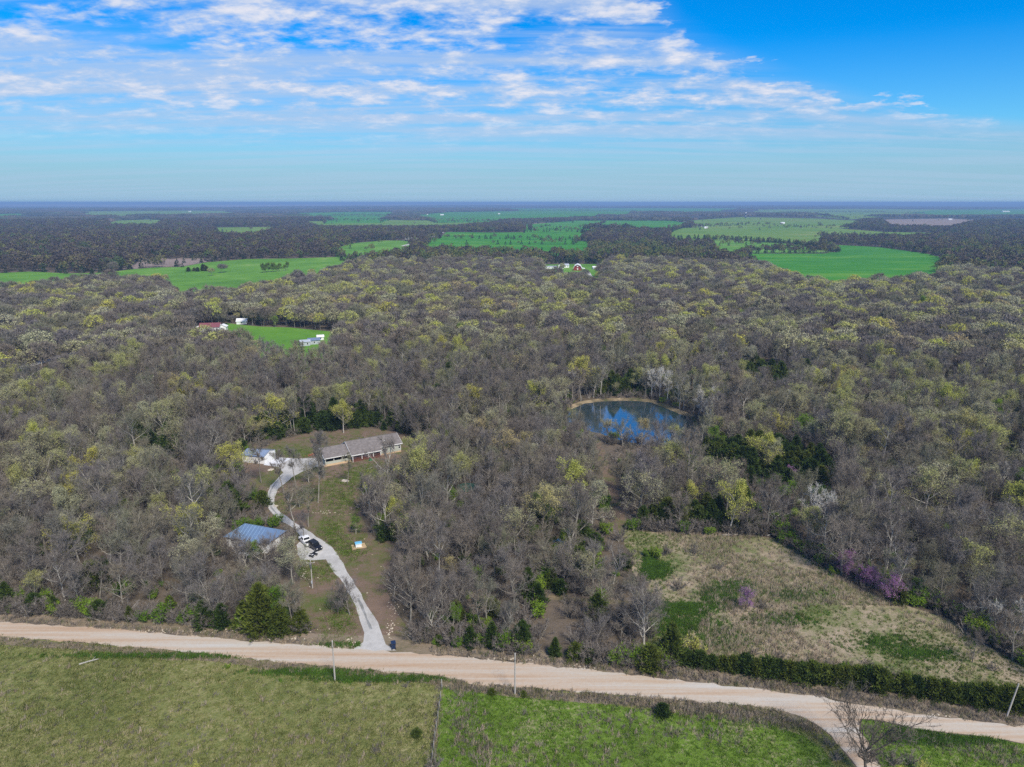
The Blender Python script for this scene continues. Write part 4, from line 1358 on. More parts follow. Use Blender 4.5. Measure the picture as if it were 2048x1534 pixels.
_k = sight_lines()
wx, wy = wx[_k], wy[_k]
wr = np.hypot(wx, wy)
u = nrg.random(len(wx))
def grove_fill(poly, sp):
    q = np.array(poly)
    gx, gy = np.meshgrid(np.arange(q[:, 0].min(), q[:, 0].max(), sp), np.arange(q[:, 1].min(), q[:, 1].max(), sp))
    x = (gx + nrg.uniform(-.5, .5, gx.shape) * sp).ravel()
    y = (gy + nrg.uniform(-.5, .5, gx.shape) * sp).ravel()
    k = inpoly(poly, x, y)
    return x[k], y[k]


inG = np.zeros(len(wx), bool)
for gq in GROVES:
    inG |= inpoly(gq, wx, wy)
inF = np.zeros(len(wx), bool)
for gq in FAR_GROVES:
    inF |= inpoly(gq, wx, wy)
wpx, wpy = project(wx, wy, terr(wx, wy))
ced = np.where(inG, .85, np.where(inF, .55, .03 + .05 * (vnoise(wx, wy, 40, 1.7) > .3)))
bud = .17 + .20 * sstep(-.2, .6, vnoise(wx, wy, 55, 4.2)) + .12 * ((wpy < 740) & (wpy > 560)) + .08 * (wpx > 1500)
bud = np.where(wpy > 1080, bud * .45, bud)
bud = np.where((wpx < 640) & (wpy < 560), bud * .5, bud)
lfy = np.where((wpy < 560) & (wpy > 490) & (wpx > 900), .14, .015)
kindv = np.where(u < ced, 'cedar', np.where(u < ced + lfy, 'leafy', np.where(u < ced + lfy + bud, 'bud', 'bare')))
u2 = nrg.random(len(wx))
kindv = np.where((kindv == 'bud') & (u2 < .07), 'yellow', np.where((kindv == 'bud') & (u2 < .24), 'cream', kindv))
slim = (kindv == 'bare') & (nrg.random(len(wx)) < np.where(inG | (wpy > 760) & (wpy < 870), .45, .12))
kindv = np.where(slim, 'slim', kindv)
wsc = nrg.choice([.5, .72, .86, .95, 1.04, 1.16], len(wx)) * nrg.uniform(.9, 1.1, len(wx)) * np.where(kindv == 'cedar', nrg.uniform(.7, 1.2, len(wx)), 1) * np.where(kindv == 'leafy', .85, 1)
wsc *= np.where(wpy > 1150, .82, 1)
wrot = nrg.uniform(0, 6.28, len(wx))

for gq, sp in ((GROVES[0], 3.6), (GROVES[1], 3.8), (GROVES[2], 7.0), (GROVES[5], 5.0), (GROVES[6], 5.0), (GROVES[9], 5.0)):
    ax, ay = grove_fill(gq, sp)
    for poly in (CLEARING, YARD, BANK, DRIVE):
        k = inpoly(poly, ax, ay)
        ax, ay = ax[~k], ay[~k]
    wx, wy = np.append(wx, ax), np.append(wy, ay)
    kindv = np.append(kindv, np.full(len(ax), 'cedar'))
    wsc = np.append(wsc, nrg.uniform(.55, 1.0, len(ax)))
    wrot = np.append(wrot, nrg.uniform(0, 6.28, len(ax)))
for l_pts, kd, sp, s in (([(1295, 479), (1440, 479), (1500, 482)], 'cedar', 9, 1.0), ([(1500, 482), (1590, 488), (1650, 499), (1678, 503)], 'cedar', 7, .9), ([(880, 476.5), (1000, 476.5), (1170, 479)], 'cedar', 26, .9),
                         ([(1380, 455.5), (1420, 456)], 'bare', 12, 1.0), ([(935, 463), (1046, 462)], 'cedar', 9, 1.2), ([(935, 461), (1046, 460)], 'bare', 9, 1.2), ([(1160, 466), (1290, 466), (1320, 470)], 'cedar', 8, 1.4), ([(1170, 463), (1270, 463)], 'bare', 8, 1.4),
                         ([(1640, 478), (1800, 482)], 'bare', 9, 1.1), ([(380, 543), (432, 541)], 'cedar', 8, 1.0), ([(445, 545), (470, 544)], 'bare', 9, .9), ([(525, 546), (580, 540)], 'leafy', 9, 1.0), ([(440, 466), (470, 466)], 'cedar', 14, 1.1)):
    ln = px_line(l_pts)
    for (ax, ay), (bx, by) in zip(ln[:-1], ln[1:]):
        L = math.hypot(bx - ax, by - ay)
        for q in range(max(1, int(L / sp))):
            t = (q + rnd.random() * .8) * sp / L
            for _ in range(2 if sp < 10 else 1):
                wx = np.append(wx, ax + (bx - ax) * t + rnd.uniform(-3, 3))
                wy = np.append(wy, ay + (by - ay) * t + rnd.uniform(-6, 6))
                kindv = np.append(kindv, kd)
                wsc = np.append(wsc, s * rnd.uniform(.7, 1.2))
                wrot = np.append(wrot, rnd.uniform(0, 6.28))
# hedgerows and stray trees along the edges of the far fields
hx_, hy_, hk_ = [], [], []
for f in FIELDS:
    q = np.array(f[2])
    if f[0] == 'sunlit_plain' or np.hypot(*q.mean(axis=0)) < 850 or np.hypot(*q.mean(axis=0)) > 6500:
        continue
    q2 = np.roll(q, -1, axis=0)
    for a, b in zip(q, q2):
        L = float(np.linalg.norm(b - a))
        runs = rnd.random()
        t = 0.0
        while t < L:
            t += rnd.uniform(7, 16) if runs < .65 else rnd.uniform(30, 120)
            p = a + (b - a) * min(t / L, 1)
            hx_.append(p[0] + rnd.uniform(-5, 5))
            hy_.append(p[1] + rnd.uniform(-5, 5))
            hk_.append(rnd.choice(['cedar', 'cedar', 'bare', 'bud']))
    for _ in range(0 if f[1] == 'crop_green' else 6):
        p = q.mean(axis=0) + (q[rnd.randrange(len(q))] - q.mean(axis=0)) * rnd.uniform(.2, .9)
        if inpoly(f[2], np.array([p[0]]), np.array([p[1]]))[0]:
            hx_.append(p[0])
            hy_.append(p[1])
            hk_.append(rnd.choice(['bare', 'bud', 'cedar']))
wx, wy, kindv = np.append(wx, hx_), np.append(wy, hy_), np.append(kindv, hk_)
wsc = np.append(wsc, nrg.uniform(.5, 1.0, len(hx_)))
wrot = np.append(wrot, nrg.uniform(0, 6.28, len(hx_)))
wr = np.hypot(wx, wy)
wz = terr(wx, wy)
wpx, wpy = project(wx, wy, wz)
seen = (wpx > -90) & (wpx < 2140) & (wpy < 1640)

CLASS = {'bare': 'bare', 'slim': 'bare', 'bud': 'bud', 'yellow': 'bud', 'cream': 'bud', 'cedar': 'cedar', 'leafy': 'leafy'}
LIMIT = {'bare': 270, 'bud': 285, 'cedar': 250, 'leafy': 60}
TREE = {'bare': ('bare_tree', 'tree'), 'bud': ('budding_tree', 'tree'), 'cedar': ('cedar_tree', 'cedar'), 'leafy': ('leafy_tree', 'tree'), 'bud': ('budding_tree', 'tree'), 'redbud': ('redbud_tree', 'redbud'), 'white': ('pale_tree', 'tree'), 'pale': ('pale_tree', 'tree'), 'open': ('bare_tree', 'tree'), 'big_cedar': ('cedar_tree', 'cedar'), 'hedge': ('cedar_shrub', 'shrub'),
        'bush': ('bare_shrub', 'shrub'), 'green_bush': ('leafy_shrub', 'shrub'), 'olive_bush': ('budding_shrub', 'shrub'), 'slim': ('bare_tree', 'tree'), 'yellow': ('budding_tree', 'tree'), 'cream': ('budding_tree', 'tree')}
LOOK = {'bare': 'bare grey spreading tree', 'slim': 'tall slim bare tree', 'bud': 'olive grey budding tree', 'yellow': 'yellow green budding tree', 'cream': 'pale cream budding tree', 'cedar': 'dark green cedar', 'leafy': 'fresh green leafy tree'}


def where(px, py):
    if py > 1085 and px < 640:
        return 'in the front woods left of the driveway'
    if px < 560 and py > 900:
        return 'in the deeper woods left of the driveway bend'
    if py > 1100 and px < 1300:
        return 'in the front woods between driveway and old field'
    if px > 1480 and py > 1010:
        return 'in the woods on the slope right of the old field'
    if px < 1260 and py > 900:
        return 'in the woods between the lawn and the trail'
    if px > 1260 and py > 1030:
        return 'along the upper edge of the old field'
    if px > 1180 and py > 865:
        return 'in the woods between pond and old field'
    if px > 1090 and py > 760:
        return 'in the woods behind and beside the pond'
    if px < 1090 and py > 780:
        return 'in the woods behind the long house'
    return 'in the wide woods beyond house and pond'


isind = np.zeros(len(wx), bool)
for cl, lim in LIMIT.items():
    ids = [i for i in np.argsort(wr) if seen[i] and CLASS[kindv[i]] == cl][:lim]
    isind[ids] = True
for i in np.where(isind)[0]:
    k = str(kindv[i])
    wh = where(wpx[i], wpy[i])
    sz = 'small' if wsc[i] < .66 else 'large' if wsc[i] > .98 else 'middling'
    plant(float(wx[i]), float(wy[i]), k, float(wsc[i]), '%s %s %s' % (sz, LOOK[k], wh), group='%s %ss %s' % (sz, LOOK[k], wh))


def place_plants():
    for x, y, kind, var, s, rot, label, group in PLANTS:
        d = PROTO[kind][var]
        nm, cat = TREE[kind]
        o = empty(nm, (x, y, float(terr(x, y)) - 0.05), rot)
        o.scale = (s * rnd.uniform(.9, 1.12), s * rnd.uniform(.9, 1.12), s * rnd.uniform(.88, 1.12)) if group else (s, s, s)
        tag(o, label, cat, group)
        link('trunk', d['trunk'], o)
        link('crown', d['crown'], o)


place_plants()

# the rest of the woods: one mass per kind
for cl, nm, lab, kinds in (('bare', 'bare_woods', 'mass of bare grey trees filling the woods', ('bare', 'slim')), ('bud', 'budding_woods', 'mass of budding yellow green trees through the woods', ('bud', 'yellow', 'cream')),
                           ('cedar', 'cedar_woods', 'dark cedars scattered through the woods', ('cedar',)), ('leafy', 'leafy_woods', 'fresh green trees scattered through the far woods', ('leafy',))):
    near_p, off = [], {}
    for k in kinds:
        off[k] = len(near_p)
        near_p += [d['all'] for d in PROTO[k]]
    m = (~isind) & (wr < 1000) & np.isin(kindv, kinds)
    ii = np.where(m)[0]
    mid = {'bare': 'mid_bare', 'bud': 'mid_bud'}.get(cl)
    if mid:
        off[mid] = len(near_p)
        near_p += [d['all'] for d in PROTO[mid]]
    pk = [mid if mid and wr[i] > 400 else str(kindv[i]) for i in ii]
    idx = [off[k] + rnd.randrange(len(PROTO[k])) for k in pk]
    gn_scatter(nm, lab, 'woods', near_p, np.stack([wx[ii], wy[ii], wz[ii] - .1], 1), wrot[ii], wsc[ii][:, None] * nrg.uniform(.84, 1.18, (len(ii), 3)), idx)
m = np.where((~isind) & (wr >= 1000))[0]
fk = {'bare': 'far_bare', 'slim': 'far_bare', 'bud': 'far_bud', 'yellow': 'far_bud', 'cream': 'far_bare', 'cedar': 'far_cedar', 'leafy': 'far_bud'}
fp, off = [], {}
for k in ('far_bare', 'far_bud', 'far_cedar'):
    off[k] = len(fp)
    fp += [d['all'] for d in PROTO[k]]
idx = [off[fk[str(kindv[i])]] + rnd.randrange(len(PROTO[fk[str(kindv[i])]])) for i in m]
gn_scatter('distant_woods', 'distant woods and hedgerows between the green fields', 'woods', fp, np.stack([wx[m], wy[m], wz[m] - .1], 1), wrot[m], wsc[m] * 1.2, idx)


def far_patches():
    sp = 125.0
    gx, gy = np.meshgrid(np.arange(-12500, 12500, sp), np.arange(2500, 15000, sp))
    x = (gx + nrg.uniform(-.4, .4, gx.shape) * sp).ravel()
    y = (gy + nrg.uniform(-.4, .4, gx.shape) * sp).ravel()
    r = np.hypot(x, y)
    ok = (r > 3650) & (r < 15000) & (np.abs(x) < y * .85)
    ok &= vnoise(x, y * 1.8, 700, 2.6) > -.22
    x, y = x[ok], y[ok]
    for f in FIELDS:
        k = inpoly(f[2], x, y)
        x, y = x[~k], y[~k]
    n = len(x)
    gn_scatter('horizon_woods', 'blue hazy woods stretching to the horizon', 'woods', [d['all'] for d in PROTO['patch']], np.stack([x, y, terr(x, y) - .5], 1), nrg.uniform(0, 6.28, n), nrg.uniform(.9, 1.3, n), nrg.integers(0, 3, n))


far_patches()

# ------------------------------------------------------------------ grass, weeds and stones


def tuft(seed, h, r, n, w, lean=.5):
    g = random.Random(seed)
    t = Tri()
    for i in range(n):
        a = g.uniform(0, 6.28)
        b = Vector((g.gauss(0, r), g.gauss(0, r), 0))
        hh = h * g.uniform(.5, 1.2)
        tip = b + Vector((math.cos(a) * hh * lean * g.random() + .25 * hh, math.sin(a) * hh * lean * g.random(), hh))
        x = Vector((math.cos(a + 1.5), math.sin(a + 1.5), 0)) * w
        t.tri(b - x, b + x, tip)
    return t


def tuft_mesh(name, mat, seed, *a):
    t = tuft(seed, *a)
    return mesh(name, [tuple(v) for v in t.v], t.f, mat)


def fill(poly, sp, thin=None, lim=None):
    q = np.array(poly)
    lo, hi = q.min(0), q.max(0)
    if lim:
        lo = np.maximum(lo, lim[0])
        hi = np.minimum(hi, lim[1])
    gx, gy = np.meshgrid(np.arange(lo[0], hi[0], sp), np.arange(lo[1], hi[1], sp))
    x = (gx + nrg.uniform(-.5, .5, gx.shape) * sp).ravel()
    y = (gy + nrg.uniform(-.5, .5, gx.shape) * sp).ravel()
    k = inpoly(poly, x, y)
    x, y = x[k], y[k]
    a, b = project(x, y, 0)
    k = (a > -120) & (a < 2170) & (b < 1650) & (b > 400)
    x, y = x[k], y[k]
    if thin is not None:
        k = nrg.random(len(x)) < thin(x, y)
        x, y = x[k], y[k]
    return x, y


def grass(name, lab, x, y, protos, s0, s1):
    n = len(x)
    gn_scatter(name, lab, 'grass', protos, np.stack([x, y, terr(x, y)], 1), nrg.uniform(-.8, .8, n), nrg.uniform(s0, s1, n), nrg.integers(0, len(protos), n))


dry = [tuft_mesh('tuft', 'dry_grass', 500 + i, .95, .26, 18, .05, .6) for i in range(4)]
x, y = fill(CLEARING, .72, lambda x, y: .35 + .6 * (vnoise(x, y, 5, 3.1) > -.25))
gp = (vnoise(x, y, 9, 5.3) > .14) | (nrg.random(len(x)) < .10)
grass('dry_grass', 'tall dry tan grass over the old field', x[~gp], y[~gp], dry, .5, 1.2)
grass('meadow_grass', 'green weeds growing between the dry grass of the old field', x[gp], y[gp], [tuft_mesh('tuft', 'olive_grass', 550 + i, .6, .24, 18, .05, .6) for i in range(2)] + [tuft_mesh('tuft', 'bright_grass', 560 + i, .55, .24, 18, .05, .6) for i in range(2)], .5, 1.1)
olive = [tuft_mesh('tuft', 'olive_grass', 510 + i, .26, .20, 18, .028, .7) for i in range(4)]
x, y = fill(SOUTH, .55, lambda x, y: .55 + .4 * (vnoise(x, y, 6, 1.1) > 0), ((-125, 60), (130, 140)))
e = inpoly(EAST_FIELD, x, y)
grass('pasture_grass', 'short olive grass of the pasture below the road', x[~e], y[~e], olive, .5, 1.9)
brt = [tuft_mesh('tuft', 'bright_grass', 520 + i, .32, .20, 18, .03, .7) for i in range(4)]
xx, yy = fill(SE, .6, None, ((-20, 60), (130, 140)))
x, y = np.concatenate([x[e], xx]), np.concatenate([y[e], yy])
grass('lush_grass', 'bright green grass right of the fence line', x, y, brt, .6, 1.6)
grn = [tuft_mesh('tuft', 'green_grass', 530 + i, .45, .22, 18, .04, .6) for i in range(3)]
gx_, gy_ = [], []
for (a, b, w, h, n) in ((1440, 1190, 34, 16, 1100), (1475, 1172, 26, 10, 500), (1310, 1140, 24, 16, 1100), (1300, 1122, 12, 12, 300), (1372, 1218, 48, 10, 1100), (1340, 1250, 40, 20, 500), (1590, 1190, 60, 12, 300), (1560, 1240, 60, 12, 300), (1790, 1295, 90, 14, 200), (1400, 1250, 50, 20, 300), (1330, 1212, 20, 6, 200), (1770, 1280, 44, 12, 130), (1700, 1130, 60, 20, 200), (1450, 1280, 60, 20, 200),
                        (680, 1290, 40, 4, 120),
                        (1850, 1310, 60, 10, 260), (760, 1358, 110, 5, 900), (620, 1345, 90, 5, 600), (350, 1312, 200, 4, 800), (1900, 1482, 90, 7, 500), (1830, 1470, 60, 10, 300)):
    for _ in range(n):
        q = P(a + rnd.gauss(0, w * .6), b + rnd.gauss(0, h * .6))
        gx_.append(q[0])
        gy_.append(q[1])
gx_, gy_ = np.array(gx_), np.array(gy_)
k = ~(inpoly(MAIN_ROAD, gx_, gy_) | inpoly(DRIVE, gx_, gy_))
grass('green_grass', 'patches of fresh green grass on lawn, bank and old field', gx_[k], gy_[k], grn, .6, 1.4)
gx_, gy_ = [], []
for (a, b, w, h, n) in ((690, 1000, 34, 22, 900), (665, 1065, 26, 24, 700), (695, 1100, 30, 18, 500), (745, 940, 50, 16, 700), (700, 960, 40, 16, 500), (640, 1140, 34, 20, 400), (680, 1240, 30, 34, 500), (560, 1005, 14, 24, 220), (620, 985, 40, 20, 400), (590, 905, 60, 10, 400), (700, 880, 60, 8, 300)):
    for _ in range(n):
        q = P(a + rnd.gauss(0, w * .7), b + rnd.gauss(0, h * .7))
        gx_.append(q[0])
        gy_.append(q[1])
gx_, gy_ = np.array(gx_), np.array(gy_)
k = ~(inpoly(MAIN_ROAD, gx_, gy_) | inpoly(DRIVE, gx_, gy_)) & inpoly(YARD, gx_, gy_)
grass('lawn_grass', 'thin lawn grass around the driveway and house', gx_[k], gy_[k], [tuft_mesh('tuft', 'bright_grass', 570 + i, .2, .3, 16, .05, .9) for i in range(3)], .6, 1.3)
wd = [tuft_mesh('tuft', 'weed_grey', 540 + i, .5, .22, 16, .03, .7) for i in range(3)] + dry[:1]
gx_, gy_ = [], []
for (a, b, a2, b2, w, n) in ((0, 1238, 700, 1292, 4, 900), (860, 1302, 1330, 1345, 6, 700), (1330, 1345, 2048, 1440, 8, 1300), (860, 1352, 1560, 1432, 6, 450), (900, 1375, 1250, 1405, 4, 300), (1250, 1405, 1640, 1455, 8, 500), (0, 1280, 860, 1362, 4, 350),
                             (880, 1370, 862, 1534, 3, 110), (900, 1420, 980, 1500, 34, 260), (900, 1500, 1250, 1530, 30, 260), (1150, 1440, 1500, 1470, 22, 240), (0, 1400, 860, 1480, 60, 420), (100, 1500, 800, 1520, 30, 260), (1640, 1440, 2048, 1520, 10, 300)):
    for _ in range(n):
        t = rnd.random()
        q = P(a + (a2 - a) * t + rnd.gauss(0, 4), b + (b2 - b) * t + rnd.gauss(0, w))
        gx_.append(q[0])
        gy_.append(q[1])
gx_, gy_ = np.array(gx_), np.array(gy_)
k = ~inpoly(MAIN_ROAD, gx_, gy_)
grass('roadside_weeds', 'dry grey weeds along the road banks and fence', gx_[k], gy_[k], wd, .5, 1.2)


def undergrowth():
    """saplings and brush on the floor of the nearer woods"""
    sp = 3.0
    gx, gy = np.meshgrid(np.arange(-330, 330, sp), np.arange(95, 360, sp))
    x = (gx + nrg.uniform(-.5, .5, gx.shape) * sp).ravel()
    y = (gy + nrg.uniform(-.5, .5, gx.shape) * sp).ravel()
    ok = np.abs(x) < y * .82 + 8
    x, y = x[ok], y[ok]
    for poly in EXCL:
        k = inpoly(poly, x, y)
        x, y = x[~k], y[~k]
    for ln, w in ((TRAIL, 2.2), (TRAIL2, 1.2), (GAP, 2.4), (ROAD_UP, 4.6)):
        d = dist_line(ln, x, y)
        x, y = x[d > w], y[d > w]
    for (cx, cy), w in HOUSES_CLEAR:
        d = np.hypot(x - cx, y - cy)
        x, y = x[d > w], y[d > w]
    k = nrg.random(len(x)) < .45 + .5 * (vnoise(x, y, 14, 2.2) > -.1)
    x, y = x[k], y[k]
    pr = [d['all'] for d in PROTO['bush']] * 2 + [d['all'] for d in PROTO['green_bush'][:1]]
    ex, ey = [], []
    for (a, b, a2, b2, m) in ((-60, 1222, 620, 1268, 150), (830, 1285, 1080, 1310, 50), (1150, 1322, 1340, 1338, 60), (1550, 1075, 1640, 1130, 40), (1640, 1130, 1900, 1232, 130), (1900, 1232, 2060, 1335, 60), (1250, 1060, 1560, 1074, 60)):
        for _ in range(m):
            t = rnd.random()
            q = P(a + (a2 - a) * t, b + (b2 - b) * t - abs(rnd.gauss(0, 7)))
            ex.append(q[0])
            ey.append(q[1])
    x, y = np.append(x, ex), np.append(y, ey)
    n = len(x)
    gn_scatter('undergrowth', 'brushy undergrowth and saplings on the woodland floor', 'undergrowth', pr, np.stack([x, y, terr(x, y)], 1), nrg.uniform(0, 6.28, n), nrg.uniform(.6, 2.1, n), nrg.integers(0, len(pr), n))


undergrowth()


def rock_mesh(seed):
    g = random.Random(seed)
    v, f = [], []
    k = 6
    for zz, rr in ((-.1, 1.0), (.35, .9), (.6, .45)):
        for j in range(k):
            a = 2 * math.pi * j / k + zz
            s = g.uniform(.7, 1.2)
            v.append((rr * s * math.cos(a), rr * s * math.sin(a) * .75, zz * g.uniform(.8, 1.2)))
    for q in range(2):
        for j in range(k):
            f.append((q * k + j, q * k + (j + 1) % k, (q + 1) * k + (j + 1) % k, (q + 1) * k + j))
    f.append(tuple(range(2 * k, 3 * k)))
    return mesh('rock', v, f, 'stone')


ROCKS = [rock_mesh(i) for i in range(4)]
gx_, gy_ = [], []
for (a, b, w, h, n) in ((640, 1292, 50, 5, 70), (700, 1285, 14, 10, 30), (350, 1262, 200, 4, 130), (560, 1278, 50, 3, 50), (782, 1265, 8, 20, 30), (790, 1210, 14, 20, 30), (610, 1155, 14, 10, 25), (600, 975, 30, 6, 20), (650, 1025, 20, 3, 25), (560, 925, 20, 5, 14), (720, 1010, 30, 14, 14), (1000, 1316, 90, 5, 60), (1150, 1332, 40, 4, 30), (1292, 1188, 8, 10, 40), (1850, 1432, 40, 4, 30), (640, 1110, 20, 6, 25)):
    for _ in range(n):
        q = P(a + rnd.gauss(0, w * .6), b + rnd.gauss(0, h * .6))
        gx_.append(q[0])
        gy_.append(q[1])
gx_, gy_ = np.array(gx_), np.array(gy_)
k = ~(inpoly(MAIN_ROAD, gx_, gy_) | inpoly(DRIVE, gx_, gy_))
gx_, gy_ = gx_[k], gy_[k]
n = len(gx_)
gn_scatter('loose_gravel', 'pale loose limestone lumps on banks and lawn', 'stones', ROCKS, np.stack([gx_, gy_, np.zeros(n)], 1), nrg.uniform(0, 6, n), nrg.uniform(.07, .22, n), nrg.integers(0, 4, n))
for (a, b, s, lab) in ((690, 962, 1.5, 'round pale flat stone on the lawn below the house'), (795, 928, .9, 'white rock at the right end of the house'), (541, 940, 1.3, 'flat pale rock at the garage corner'), (552, 1012, .8, 'pale rock left of the driveway bend')):
    q = P(a, b)
    o = link('rock', ROCKS[rnd.randrange(4)], None, (*q, 0), (0, 0, rnd.random() * 6))
    o.scale = (s, s, s * .35)
    tag(o, lab, 'rock')

# ------------------------------------------------------------------ buildings


def rect(o, x0, x1, z0, z1, y, name, mat, t=.05):
    return MB().box(x0, x1, y - t, y, z0, z1).build(name, mat, o)


def window(o, x0, x1, z0, z1, y, two=False):
    """window in a wall that faces -y: white frame, dark panes and glazing bar"""
    fr = MB()
    b = .11
    fr.box(x0 - b, x1 + b, y - .09, y - .003, z0 - b, z0).box(x0 - b, x1 + b, y - .09, y - .003, z1, z1 + b)
    fr.box(x0 - b, x0, y - .09, y - .003, z0, z1).box(x1, x1 + b, y - .09, y - .003, z0, z1)
    w = fr.build('window', 'white_paint', o)
    if two:
        xm = (x0 + x1) / 2
        fr2 = MB().box(xm - .06, xm + .06, y - .085, y - .003, z0, z1).box(x0, xm - .06, y - .07, y - .003, (z0 + z1) / 2 - .04, (z0 + z1) / 2 + .04).box(xm + .06, x1, y - .07, y - .003, (z0 + z1) / 2 - .04, (z0 + z1) / 2 + .04)
        fr2.build('frame', 'white_paint', w)
    else:
        MB().box(x0, x1, y - .07, y - .003, (z0 + z1) / 2 - .04, (z0 + z1) / 2 + .04).build('frame', 'white_paint', w)
    zm = (z0 + z1) / 2
    cols = [(x0, (x0 + x1) / 2 - .06), ((x0 + x1) / 2 + .06, x1)] if two else [(x0, x1)]
    for a, c in cols:
        MB().box(a, c, y - .04, y - .004, z0, zm - .04).build('pane', 'glass_dark', w)
        MB().box(a, c, y - .04, y - .004, zm + .04, z1).build('pane', 'glass_dark', w)
    return w


def long_house():
    A = P(651, 931.6)
    h = empty('long_house', (*A, 0), R(31))
    tag(h, 'long single storey house with grey shingle roof and covered porch', 'house')
    Z0, ZE, ZR = .5, 3.42, 5.65
    rn, sl = 4.65, .49
    z_at = lambda n_: ZR - sl * (rn - n_ if n_ < rn else n_ - rn)
    MB().box(8.8, 27, .1, 9.2, 0, Z0).build('foundation', 'foundation', h)
    # main body, gable profile in (n, z)
    MB().prism([(.1, Z0), (9.2, Z0), (9.2, z_at(9.2) - .12), (rn, ZR - .14), (.1, z_at(.1) - .12)], 8.8, 27, 'x').build('wall', 'siding', h)
    # roof slabs
    r = MB()
    r.slab([(8.45, -1.75, z_at(-1.75)), (19.3, -1.75, z_at(-1.75)), (19.3, rn, ZR), (8.45, rn, ZR)], .14)
    r.slab([(19.3, -.35, z_at(-.35)), (27.4, -.35, z_at(-.35)), (27.4, rn, ZR), (19.3, rn, ZR)], .14)
    r.slab([(8.45, rn, ZR), (27.4, rn, ZR), (27.4, 9.6, z_at(9.6)), (8.45, 9.6, z_at(9.6))], .14)
    roof = r.build('roof', 'shingles', h)
    MB().box(8.45, 27.4, rn - .14, rn + .14, ZR - .03, ZR + .05).build('ridge_cap', 'shingles', roof)
    f = MB()
    f.box(8.42, 19.3, -1.82, -1.752, z_at(-1.75) - .24, z_at(-1.75) + .01)
    f.box(19.3, 27.42, -.42, -.352, z_at(-.35) - .24, z_at(-.35) + .01)
    for xx in (8.38, 27.402):
        y0 = -1.82 if xx < 10 else -.42
        f.add(*rake(xx, xx + .06, y0, rn, 9.7, z_at, .24))
    f.build('fascia', 'white_paint', roof)
    MB().tube((14.2, 6.6, z_at(6.6) - .1), (14.2, 6.6, z_at(6.6) + .9), .14).build('vent_pipe', 'steel', roof)
    MB().tube((21.6, 1.6, z_at(1.6) - .1), (21.6, 1.6, z_at(1.6) + .65), .07).build('vent_pipe', 'white_paint', roof)
    window(h, 19.9, 21.7, 1.5, 2.9, .1, True)
    window(h, 23.9, 24.6, 1.5, 2.9, .1)
    window(h, 26.0, 26.75, 1.4, 2.95, .1)
    window(h, 10.2, 11.3, 1.6, 2.8, .1)
    window(h, 16.4, 17.6, 1.6, 2.8, .1)
    d = MB().box(13.4, 14.4, .02, .097, .62, 2.75).build('door', 'white_paint', h)
    MB().tube((14.25, -.06, 1.65), (14.25, .018, 1.65), .04).build('handle', 'steel', d)
    # porch
    dk = MB().box(8.9, 19.1, -1.5, .097, .38, .56).build('porch_deck', 'wood_red', h)
    k = 0
    while 8.95 + k * .6 < 19:
        MB().box(8.95 + k * .6, 9.4 + k * .6, -1.49, .05, .563, .60).build('deck_plank', 'wood_red', dk)
        k += 1
    MB().box(8.95, 19.05, -1.42, -1.38, .03, .377).build('skirt', 'wood_red', dk)
    for xx in (9.0, 12.2, 14.6, 16.2, 18.9):
        MB().box(xx - .09, xx + .09, -1.5, -1.32, .0 if xx == 9.0 else .6, z_at(-1.4) - .15).build('porch_post', 'white_paint', h)
    rl = MB().box(9.1, 18.8, -1.44, -1.38, 1.42, 1.5).box(9.1, 18.8, -1.44, -1.38, .72, .78)
    rail = rl.build('railing', 'wood_red', h)
    bal = MB()
    for q in range(48):
        bal.box(9.2 + q * .2, 9.26 + q * .2, -1.43, -1.39, .78, 1.42)
    tag(bal.build('balusters', 'wood_red', rail), kind='stuff')
    MB().box(16.8, 17.9, -1.2, -.3, .6, 1.4).build('porch_grill', 'dark_void', h)
    # lower left wing, open in front above a knee wall
    Zr2, s2 = 4.9, .44
    z2 = lambda n_: Zr2 - s2 * abs(rn - n_)
    MB().box(0, 8.797, 0, 9.2, 0, .35).build('wing_foundation', 'foundation', h)
    MB().box(-.6, 8.6, -.9, -.003, 0, .12).build('wing_step', 'foundation', h)
    MB().prism([(6.0, .35), (9.2, .35), (9.2, z2(9.2) - .12), (6.0, z2(6.0) - .12)], 0, 8.797, 'x').build('wing_wall', 'siding', h)
    MB().box(0, 8.797, 0, .12, .35, 1.25).build('knee_wall', 'siding', h)
    MB().prism([(.12, .35), (5.997, .35), (5.997, z2(5.997) - .12), (rn, Zr2 - .14), (.12, z2(.12) - .12)], 0, .12, 'x').build('gable_wall', 'siding', h)
    for xx in (.08, 2.9, 5.7, 8.6):
        MB().box(xx, xx + .14, -.02, .12, 1.253, z2(.05) - .15).build('wing_post', 'white_paint', h)
    r = MB()
    r.slab([(-.4, -.45, z2(-.45)), (8.44, -.45, z2(-.45)), (8.44, rn, Zr2), (-.4, rn, Zr2)], .13)
    r.slab([(-.4, rn, Zr2), (8.44, rn, Zr2), (8.44, 9.6, z2(9.6)), (-.4, 9.6, z2(9.6))], .13)
    wr_ = r.build('wing_roof', 'shingles', h)
    f = MB().box(-.46, 8.37, -.52, -.452, z2(-.45) - .22, z2(-.45) + .01)
    f.add(*rake(-.46, -.402, -.52, rn, 9.7, z2, .22))
    f.build('fascia', 'white_paint', wr_)
    MB().box(.5, 7.8, 3.0, 5.4, .353, 1.9).build('items_shade_block', 'dark_void', h)  # stored items as one near-black block, the wing's dark interior put into its colour
